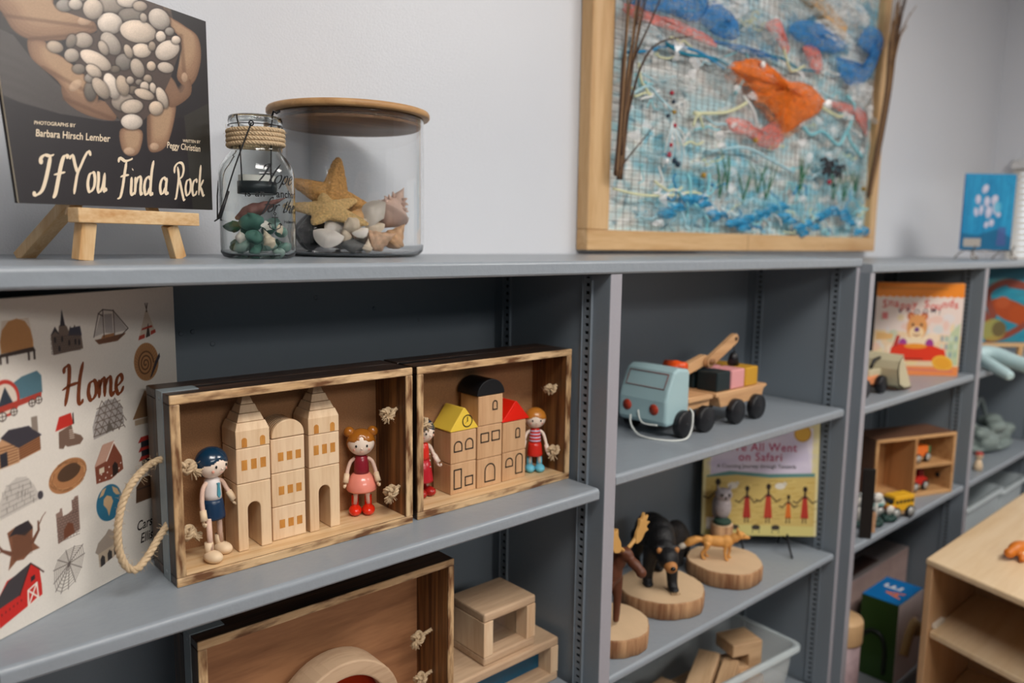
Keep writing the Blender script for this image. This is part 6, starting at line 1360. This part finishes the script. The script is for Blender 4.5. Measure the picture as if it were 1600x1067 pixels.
# ------------------------------------------------------------------ second bookcase, left bay, middle shelf: divided box, toy cars, signs
cbw = wood('divided_box_wood', 'cda06e', 'a8784a', 'x', 26, .08, .4, .75, .5); cbi = wood('divided_box_inside', 'b98756', '94683e', 'z', 26, .08, .4, .75, .6); cbd = mat('divided_box_top', '6a4a38', .5, bump=(60, .3))
DB = thing('divided_wooden_box', (2.735, .110, B2), 'wooden box with three compartments standing open side out, toy cars in it', 'box', rz=radians(-20))
Lb, Hb, Db, tb_ = .395, .232, .135, .012
MB().box(0, Lb, 0, Db, 0, tb_).build('bottom_board', cbw, DB, bevel=.0015); MB().box(0, Lb, 0, Db, Hb-tb_, Hb).build('top_board', cbw, DB, bevel=.0015)
MB().box(0.001, Lb-.001, .004, Db-.001, Hb, Hb+.001).build('stained_top', cbd, DB)
for x in (0, .188, Lb-tb_): MB().box(x, x+tb_, .0005, Db, tb_, Hb-tb_).build('upright', cbi if x == .188 else cbw, DB, bevel=.001)
MB().box(.188+tb_, Lb-tb_, .001, Db, .108, .120).build('middle_shelf', cbw, DB, bevel=.001); MB().box(tb_, Lb-tb_, Db-.004, Db, tb_, Hb-tb_).build('back_board', cbi, DB)
MB().box(-.001, 0, .006, Db-.001, .0, Hb).build('stained_side', cbd, DB)
MB().ell((Lb-.022, .05, .055), (.004, .010, .011), n=12).build('knot_hole', M['hole'], DB)
silver = mat('silver_wheel', 'b8b8b4', .3, .3); roofw = {}
def car(loc, rz, kind, label, s=1., group='small wooden toy vehicles'):
    T = thing('toy_'+kind, loc, label, 'toy car', group, rz); T.scale = (s, s, s)
    bdm = mat('car_beech', 'c9a277', .5) if 'car_beech' not in bpy.data.materials else bpy.data.materials['car_beech']
    MB().box(-.034, .034, -.013, .013, .008, .016).build('chassis', bdm, T, bevel=.001)
    P = {'bus': ('e8b02a', [(-.036, .016), (.026, .016), (.036, .018), (.037, .030), (.026, .032), (.024, .050), (-.036, .050)]), 'van': ('d8dcd8', [(-.036, .016), (.036, .016), (.034, .028), (.018, .032), (.012, .046), (-.028, .046), (-.036, .030)]),
         'dumper': ('e8701e', [(-.030, .016), (.030, .016), (.032, .034), (.024, .046), (-.024, .046), (-.034, .040)]), 'tractor': ('c42a20', [(-.034, .016), (.030, .016), (.034, .030), (.012, .032), (.012, .038), (-.020, .038), (-.034, .032)])}[kind]
    body = MB().prism(P[1], 'xz', -.015, .015).build('body', mat('toy_%s_paint' % kind, P[0], .35), T, bevel=.002)
    gm = mat('toy_window_dark', '2a2624', .3) if 'toy_window_dark' not in bpy.data.materials else bpy.data.materials['toy_window_dark']
    if kind == 'bus':
        for k in range(5): MB().box(-.032+k*.0115, -.024+k*.0115, -.0156, .0156, .034, .041).build('window', gm, T)
        MB().box(.0245, .030, -.012, .012, .034, .044).build('windscreen', gm, T); MB().box(.020, .037, -.0155, .0155, .017, .030).build('bonnet', mat('orange_bonnet', 'e07a28', .4), T, bevel=.001)
    if kind == 'van': MB().box(-.020, .010, -.0156, .0156, .034, .042).build('window', gm, T); MB().box(-.037, .020, -.0158, .0158, .027, .031).build('stripe', mat('teal_stripe', '4aa09a', .4), T); MB().box(-.008, .008, -.006, .006, .046, .051).build('light_bar', mat('teal_lamp', '3a8a9a', .3), T)
    if kind == 'dumper': MB().box(-.036, -.026, -.0155, .0155, .018, .044).build('cab', mat('green_cab', '1f7a4a', .4), T, bevel=.001)
    if kind == 'tractor': MB().box(-.024, -.004, -.010, .010, .038, .056).build('cab', mat('dark_red_cab', '7a1a1a', .4), T, bevel=.001); MB().cyl((.018, 0, .030), (.018, 0, .052), .0025, n=8).build('exhaust', blackp, T)
    for x in (-.022, .022):
        for y in (-.016, .016): o = MB().lathe([(.001, -.004), (.012, -.004), (.0132, -.002), (.0132, .003), (.011, .004), (.001, .004)], (x, y, .0134), 22, ax=(0, 1, 0)).build('wheel', blackp, T); MB().lathe([(.001, -.0048), (.0095, -.0045), (.0095, .0045), (.001, .0048)], (x, y, .0134), 18, ax=(0, 1, 0)).build('hub', silver, o)
    return T
R20 = Matrix.Rotation(radians(-20), 3, 'Z')
def inbox(x, y, z): p = R20 @ Vector((x, y, 0)); return (2.735+p.x, .110+p.y, B2+z)
car((2.675, .005, B2), radians(162), 'bus', 'yellow toy bus parked in front of the divided box', 1.55)
car((2.600, .075, B2), radians(140), 'van', 'white and teal toy car behind the yellow bus', 1.55)
car(inbox(.252, .045, .1205), radians(168), 'dumper', 'orange and green toy truck in the upper compartment of the divided box', 1.35)
car(inbox(.252, .045, .0125), radians(168), 'tractor', 'red toy tractor in the lower compartment of the divided box', 1.35)
gsn = mat('sign_green', '1f3d38', .6, bump=(200, .5)); wsn = mat('sign_white', 'd8d4cc', .5)
for i, (x, y, h, lab) in enumerate(((2.520, .010, .098, 'white toy road sign on a green base nearest the shelf front'), (2.470, .045, .085, 'pale toy road sign on a green base farther left'), (2.60, .000, .040, 'short pale toy post on a green base before the bus'))):
    T = thing('toy_road_sign', (x, y, B2), lab, 'toy sign', 'toy road signs'); mb = MB(); mb.ell((0, 0, .011), (.030, .022, .011), n=14)
    for k in range(4): mb.ell((.022*cos(k*1.6), .016*sin(k*1.6), .014), (.014, .010, .013), n=10)
    mb.build('base', gsn, T, remesh=.002); MB().cyl((0, 0, .012), (0, 0, h), .0045, n=12).build('post', wsn, T)
    MB().lathe([(.001, -.003), (.016, -.003), (.016, .003), (.001, .003)], (0, -.004, h), 6 if i else 20, ax=(-.5, -1, 0)).build('sign_plate', wsn, T)
o = thing('leaning_board', (2.372, -.004, B2), 'narrow black board with a tan strip leaning just inside the left upright', 'board', rz=radians(-50))
MB().box(0, .036, 0, .010, 0, .225).build('board', mat('black_board', '0e0f10', .3), o, bevel=.001); MB().box(.0365, .046, .001, .009, .02, .085).build('tan_strip', mat('tan_backing', 'b98e6a', .7), o)

# ------------------------------------------------------------------ second bookcase, left bay, bottom
def carton(name, loc, rz, L_, D_, H_, mt, label, top=None, cat='box'):
    T = thing(name, loc, label, cat, None, rz); MB().box(0, L_, 0, D_, 0, H_).build('carton_body', mt, T, bevel=.003)
    if top: MB().box(.001, L_-.001, .001, D_-.001, H_, H_+.001).build('carton_top', top, T)
    return T
BBt = -.3378
grn = mat('dark_green_carton', '2c4a1e', .35, var=(8, .25)); bl_ = mat('blue_carton_top', '1370b4', .35); wh_ = mat('white_carton_side', 'cbbfc0', .4, var=(14, .12))
gx = carton('puzzle_carton', (2.701, -.020, BBt), 0, .215, .130, .297, grn, 'green carton with a bright blue lettered top on the bottom shelf', bl_)
MB().box(.0, .215, -.001, -.0002, .001, .296).build('printed_front', wh_, gx)
ol = mat('orange_letter', 'e0783a', .5); wl = mat('white_letter', 'd8dce0', .5)
for ch_, mt_, (qx, qy) in (('A', ol, (.050, .020)), ('E', wl, (.115, .045))):
    V, Fc = text_tris(ch_, .085); m_ = MB(); m_.add([(qx+a, qy+b, .2985) for a, b, _ in V], Fc); m_.build('top_letter', mt_, gx)
MB().tube([(-.001, .115, .150), (-.001, .085, .175), (-.001, .050, .165), (-.001, .035, .115), (-.001, .035, .03)], .008, 8, k=5).build('printed_tail', mat('dark_green_print', '101c16', .5), gx)
MB().tube([(.05, -.002, .10), (.09, -.002, .17), (.14, -.002, .19), (.19, -.002, .14)], .022, 8, k=4).build('printed_animal', mat('tan_print', 'a88a5a', .5), gx)
px_ = carton('cardboard_carton', (2.565, .150, BBt), 0, .655, .110, .322, mat('pinkish_carton', 'b39a94', .5, var=(16, .25)), 'pinkish printed carton standing at the back of the bottom shelf', mat('grey_carton_top', '8a8280', .5))
MB().box(.18, .42, .02, .085, .3225, .3235).build('top_opening_shade', mat('brown_opening_shade', '4a342e', .6), px_)  # flat brown sheet standing in for the shade inside the open carton
carton('cardboard_carton', (2.305, .140, BBt), 0, .235, .12, .345, mat('brown_picture_carton', '8a6048', .5, var=(12, .4)), 'brown picture carton between the left upright and the pink carton')
jr = thing('wooden_lidded_canister', (2.415, .050, BBt), 'printed canister with a pale wooden lid at the left of the bottom shelf', 'canister'); MB().lathe([(.001, 0), (.062, 0), (.062, .250), (.001, .250)], n=40).build('canister_body', mat('pink_print_tin', 'b8a0a4', .45, var=(40, .4)), jr); MB().lathe([(.001, .2505), (.066, .2505), (.067, .256), (.067, .320), (.064, .327), (.001, .327)], n=40).build('wooden_lid', mat('pale_wood_lid', 'cba67a', .5, var=(30, .08)), jr)

# ------------------------------------------------------------------ second bookcase, right bay
def octo():
    c = Canvas(0, 0, .44, .34, 500, '2a8aa4'); r = np.random.RandomState(4)
    for q in range(200): x = r.uniform(0, .44); y = r.uniform(0, .34); c.line([(x, y), (x+.06, y+r.normal(0, .01))], .007, ('2f96ae', '1f7a94', '3fa6ba', '4f8a94')[q % 4], .4, soft=2)
    c.poly([(0, .30), (.44, .28), (.44, .34), (0, .34)], '1c5468', .8)
    for q in range(12): c.ell(.1+q*.028, .27+.01*sin(q), .02, .012, '7a9a94', 0, .5, soft=.5)
    c.ell(.37, .14, .10, .045, 'a8481e', -25); c.ell(.33, .18, .030, .026, 'b4542a'); c.ell(.42, .12, .06, .045, 'b04c1c', -18)
    for P_ in ([(.06, .12), (.03, .22), (.10, .27), (.20, .25)], [(.04, .10), (.0, .17), (-.02, .22)], [(.20, .08), (.12, .03), (.05, .01)], [(.12, .26), (.22, .25), (.28, .29), (.36, .27)]): c.line([(q.x+.235, q.y) for q in catmull([(a, b, 0) for a, b in P_], 6)], .014, '8a4434')
    c.ell(.30, .055, .055, .05, 'a79a4e', 0, .9); c.ell(.325, .06, .03, .035, '5a4a34', 0, .7); return c
oc = octo(); ob = book('picture_book', (3.56, .300, A2+.062), radians(-36), .50, .335, .010, oc, 'teal octopus picture book on a small wooden easel in the far right bay', 'book', M['print'], mat('teal_cover', '1f6a80', .5))
es = thing('tabletop_easel', (3.765, .140, A2), 'small pale wooden easel under the octopus book', 'easel', rz=radians(-36))
MB().box(-.20, .24, -.02, .0, .045, .061).build('ledge', ez, es, bevel=.002)
for x in (-.17, .20): MB().prism([(x-.012, 0), (x+.010, 0), (x+.014, .045), (x-.008, .045)], 'xz', -.018, -.004).build('front_leg', ezz, es, bevel=.001)
bar('rear_leg', (3.79, .30, A2+.001), (3.80, .24, A2+.16), .018, .012, ezz, es, Vector((0, 0, 0))) if False else MB().prism([(-.01, 0), (.01, 0), (.01, .12), (-.01, .12)], 'xz', .075, .087).build('rear_leg', ezz, es)
hnd = mat('pale_blue_rubber', 'b7d2d6', .45, var=(20, .04)); mb = MB()
mb.tube([(-.10, .09, .028), (-.01, .03, .045), (.04, -.03, .050), (.02, -.12, .030), (-.02, -.24, .010), (-.03, -.30, .0)], [.020, .034, .034, .030, .028, .022], 14, k=5); mb.tube([(-.02, .0, .04), (-.07, -.06, .022), (-.11, -.125, .000), (-.125, -.15, -.008)], [.022, .024, .022, .016], 12, k=5); mb.tube([(.0, .03, .04), (.12, .06, .024), (.22, .06, .022)], [.028, .024, .018], 12)
o = mb.build('rubber_starfish', hnd, None, remesh=.004); o.location = (3.46, .03, A2); tag(o, 'large pale blue rubbery sea creature lying over the shelf front in the far bay', 'sea creature toy')
for i, (x, y, r, l) in enumerate(((3.95, .13, .10, 'pale grey fossil model on the middle shelf of the far bay'),)):
    T = thing('grey_stone_model', (x, y, B2), l, 'stone model'); T.scale = (1, 1, 1.0); m_ = MB(); rd = random.Random(4)
    for k in range(16): m_.ell((rd.uniform(-.16, .18), rd.uniform(-.06, .06), rd.uniform(.03, .11)), (rd.uniform(.03, .075), rd.uniform(.03, .05), rd.uniform(.02, .05)), n=14)
    m_.ell((.02, 0, .018), (.23, .10, .018), n=20); m_.build('body', mat('grey_green_stone', '7f8c88', .5, bump=(30, .8), var=(16, .4)), T, remesh=.006); MB().tube([(.02, .05, .17), (.12, .06, .20), (.22, .06, .10), (.27, .05, .03)], .010, 8, k=5).build('curved_rib', mat('grey_rib', '8f9a9a', .5), T)
pg = thing('peg_figure', (3.50, .01, B2), 'tiny wooden peg figure with a red cap near the upright', 'peg figure'); MB().lathe([(.001, 0), (.016, 0), (.017, .02), (.010, .045), (.001, .05)], n=20).build('body', bw, pg); MB().ell((0, 0, .062), .016, n=16).build('head', bw, pg); MB().ell((0, 0, .070), (.0165, .0165, .010), n=16).build('cap', mat('faded_red', 'b8483e', .5), pg)
greyp = mat('smoky_clear_plastic', 'b9c4c8', .2, alpha=.55, spec=.7)
bin_((3.55, -.01, BBt), 0, .44, .27, .50, 'smoky clear plastic bin under the middle shelf of the far bay', 'smoky bins', material=greyp); bin_((3.98, -.0, BBt), 0, .34, .25, .47, 'second smoky plastic bin at the end of the far bay', 'smoky bins', material=greyp)

# card on a wire stand on top
def fishcard():
    c = Canvas(0, 0, .40, .36, 500, '1f8fc0'); r = np.random.RandomState(6)
    for q in range(90): x = r.uniform(0, .40); c.line([(x, r.uniform(0, .2)), (x+r.normal(0, .01), r.uniform(.2, .36))], .008, ('2a9aca', '1a7fb0', '35a6d2', '1672a6')[q % 4], .4, soft=2)
    for x, y, a, b in ((.16, .29, .028, .02), (.11, .24, .022, .024), (.18, .23, .026, .024), (.24, .24, .03, .022), (.14, .19, .026, .018), (.20, .18, .03, .026), (.10, .18, .016, .024), (.255, .20, .028, .03), (.19, .12, .018, .016), (.23, .13, .022, .018), (.28, .17, .014, .02)): c.ell(x, y, a, b, 'c3bdd2', r.uniform(0, 90), .95); c.ell(x+.004, y+.004, a*.6, b*.6, 'd8d6e4', 0, .7)
    c.ell(.27, .205, .03, .028, '58b4d4', 0, .8)
    c.poly([(0, 0), (.40, 0), (.40, .06), (.28, .10), (.12, .07), (0, .08)], '1a5a80', .7); c.poly([(.02, .015), (.16, .015), (.16, .055), (.02, .055)], 'b0a8a0'); c.poly([(.28, .02), (.36, .02), (.35, .11), (.29, .11)], '5a5a94', .7)
    return c
fcd = fishcard(); fb = book('picture_card', (3.800, .250, 1.1885), radians(-38), .235, .335, .006, fcd, 'bright blue card showing a fish made of shells, on a wire stand', 'card', M['print'], bl_)
wst = thing('wire_stand', (3.88, .165, 1.1482), 'low silver wire stand holding the blue fish card', 'stand', rz=radians(-38)); wm = mat('chrome_wire', 'a89c90', .25, .8)
for x in (-.09, .09):
    m_ = MB(); m_.tube([(x, .09, .003), (x, .03, .038), (x, -.03, .038), (x, -.05, .06)], .003, 7, k=3); m_.tube([(x, -.03, .036), (x, -.045, .02), (x+.015, -.05, .004), (x-.012, -.05, .006), (x, -.03, .030)], .003, 7, k=4); m_.build('wire_leg', wm, wst)
MB().tube([(-.09, -.03, .037), (.09, -.03, .037)], .003, 7).build('cross_wire', wm, wst)

# ------------------------------------------------------------------ low maple cabinet in front
mp = wood('maple_ply_top', 'dcc3a0', 'c9a97e', 'x', 12, .10, .4, .85, .4); mps = wood('maple_ply_side', 'c9a27a', 'b0865a', 'z', 14, .1, .4, .85, .45); mpe = mat('ply_edge', 'b98a5c', .5, bump=(120, .5), var=(60, .2))
CT = thing('low_cabinet', (2.262, -.505, -.26), 'low open maple cabinet standing in front of the right bookcase', 'cabinet')
ang = radians(-10)
CT.rotation_euler = (0, 0, 0)
CHh, tt_ = .741, .020
def slant(a): return a
# front (open side) faces -x; the long side runs along +x
CT.location = (2.330, -.216, -.44)
MB().prism([(0, 0), (1.1, 0), (1.1, -.85), (-.285, -.85)], 'xy', CHh-tt_, CHh).build('top_board', mp, CT, bevel=.006, seg=3)
MB().prism([(.004, -.002), (1.095, -.002), (1.095, -.022), (-.002, -.022)], 'xy', .02, CHh-tt_).build('side_board', mps, CT, bevel=.002)
MB().prism([(.40, -.022), (.42, -.022), (.32, -.85), (.30, -.85)], 'xy', .02, CHh-tt_).build('back_board', mps, CT)
for z in (.502, .24): MB().prism([(.010, -.0225), (.40, -.0225), (.30, -.84), (-.262, -.84)], 'xy', z, z+.020).build('shelf', mp, CT, bevel=.005, seg=3)
MB().prism([(.03, -.0225), (.05, -.0225), (-.20, -.84), (-.22, -.84)], 'xy', 0, .0595).build('plinth', mps, CT)
for z in (.525,): MB().box(.03, .10, -.034, -.023, z, z+.012).build('shelf_clip', mat('clear_clip', 'd8cfc0', .3), CT)
fx2 = critter('toy_dinosaur', (2.545, -.392, .3015), radians(165), 'small orange and cream toy animal lying on the maple cabinet', 'toy animal', [('e', (0, 0, .028), (.045, .022, .022)), ('e', (.045, 0, .022), (.018, .015, .015)), ('t', [(-.04, 0, .03), (-.08, 0, .05), (-.09, 0, .08)], [.015, .012, .008]), ('t', [(.02, .02, .02), (.035, .03, .006)], [.010, .008]), ('t', [(-.02, .02, .02), (-.02, .03, .006)], [.010, .008])], mat('toy_orange', 'c8701f', .4), .003)
MB().ell((-.0, .018, .016), (.026, .012, .014), n=14).build('cream_belly', mat('toy_cream', 'd8c8a8', .5), fx2)
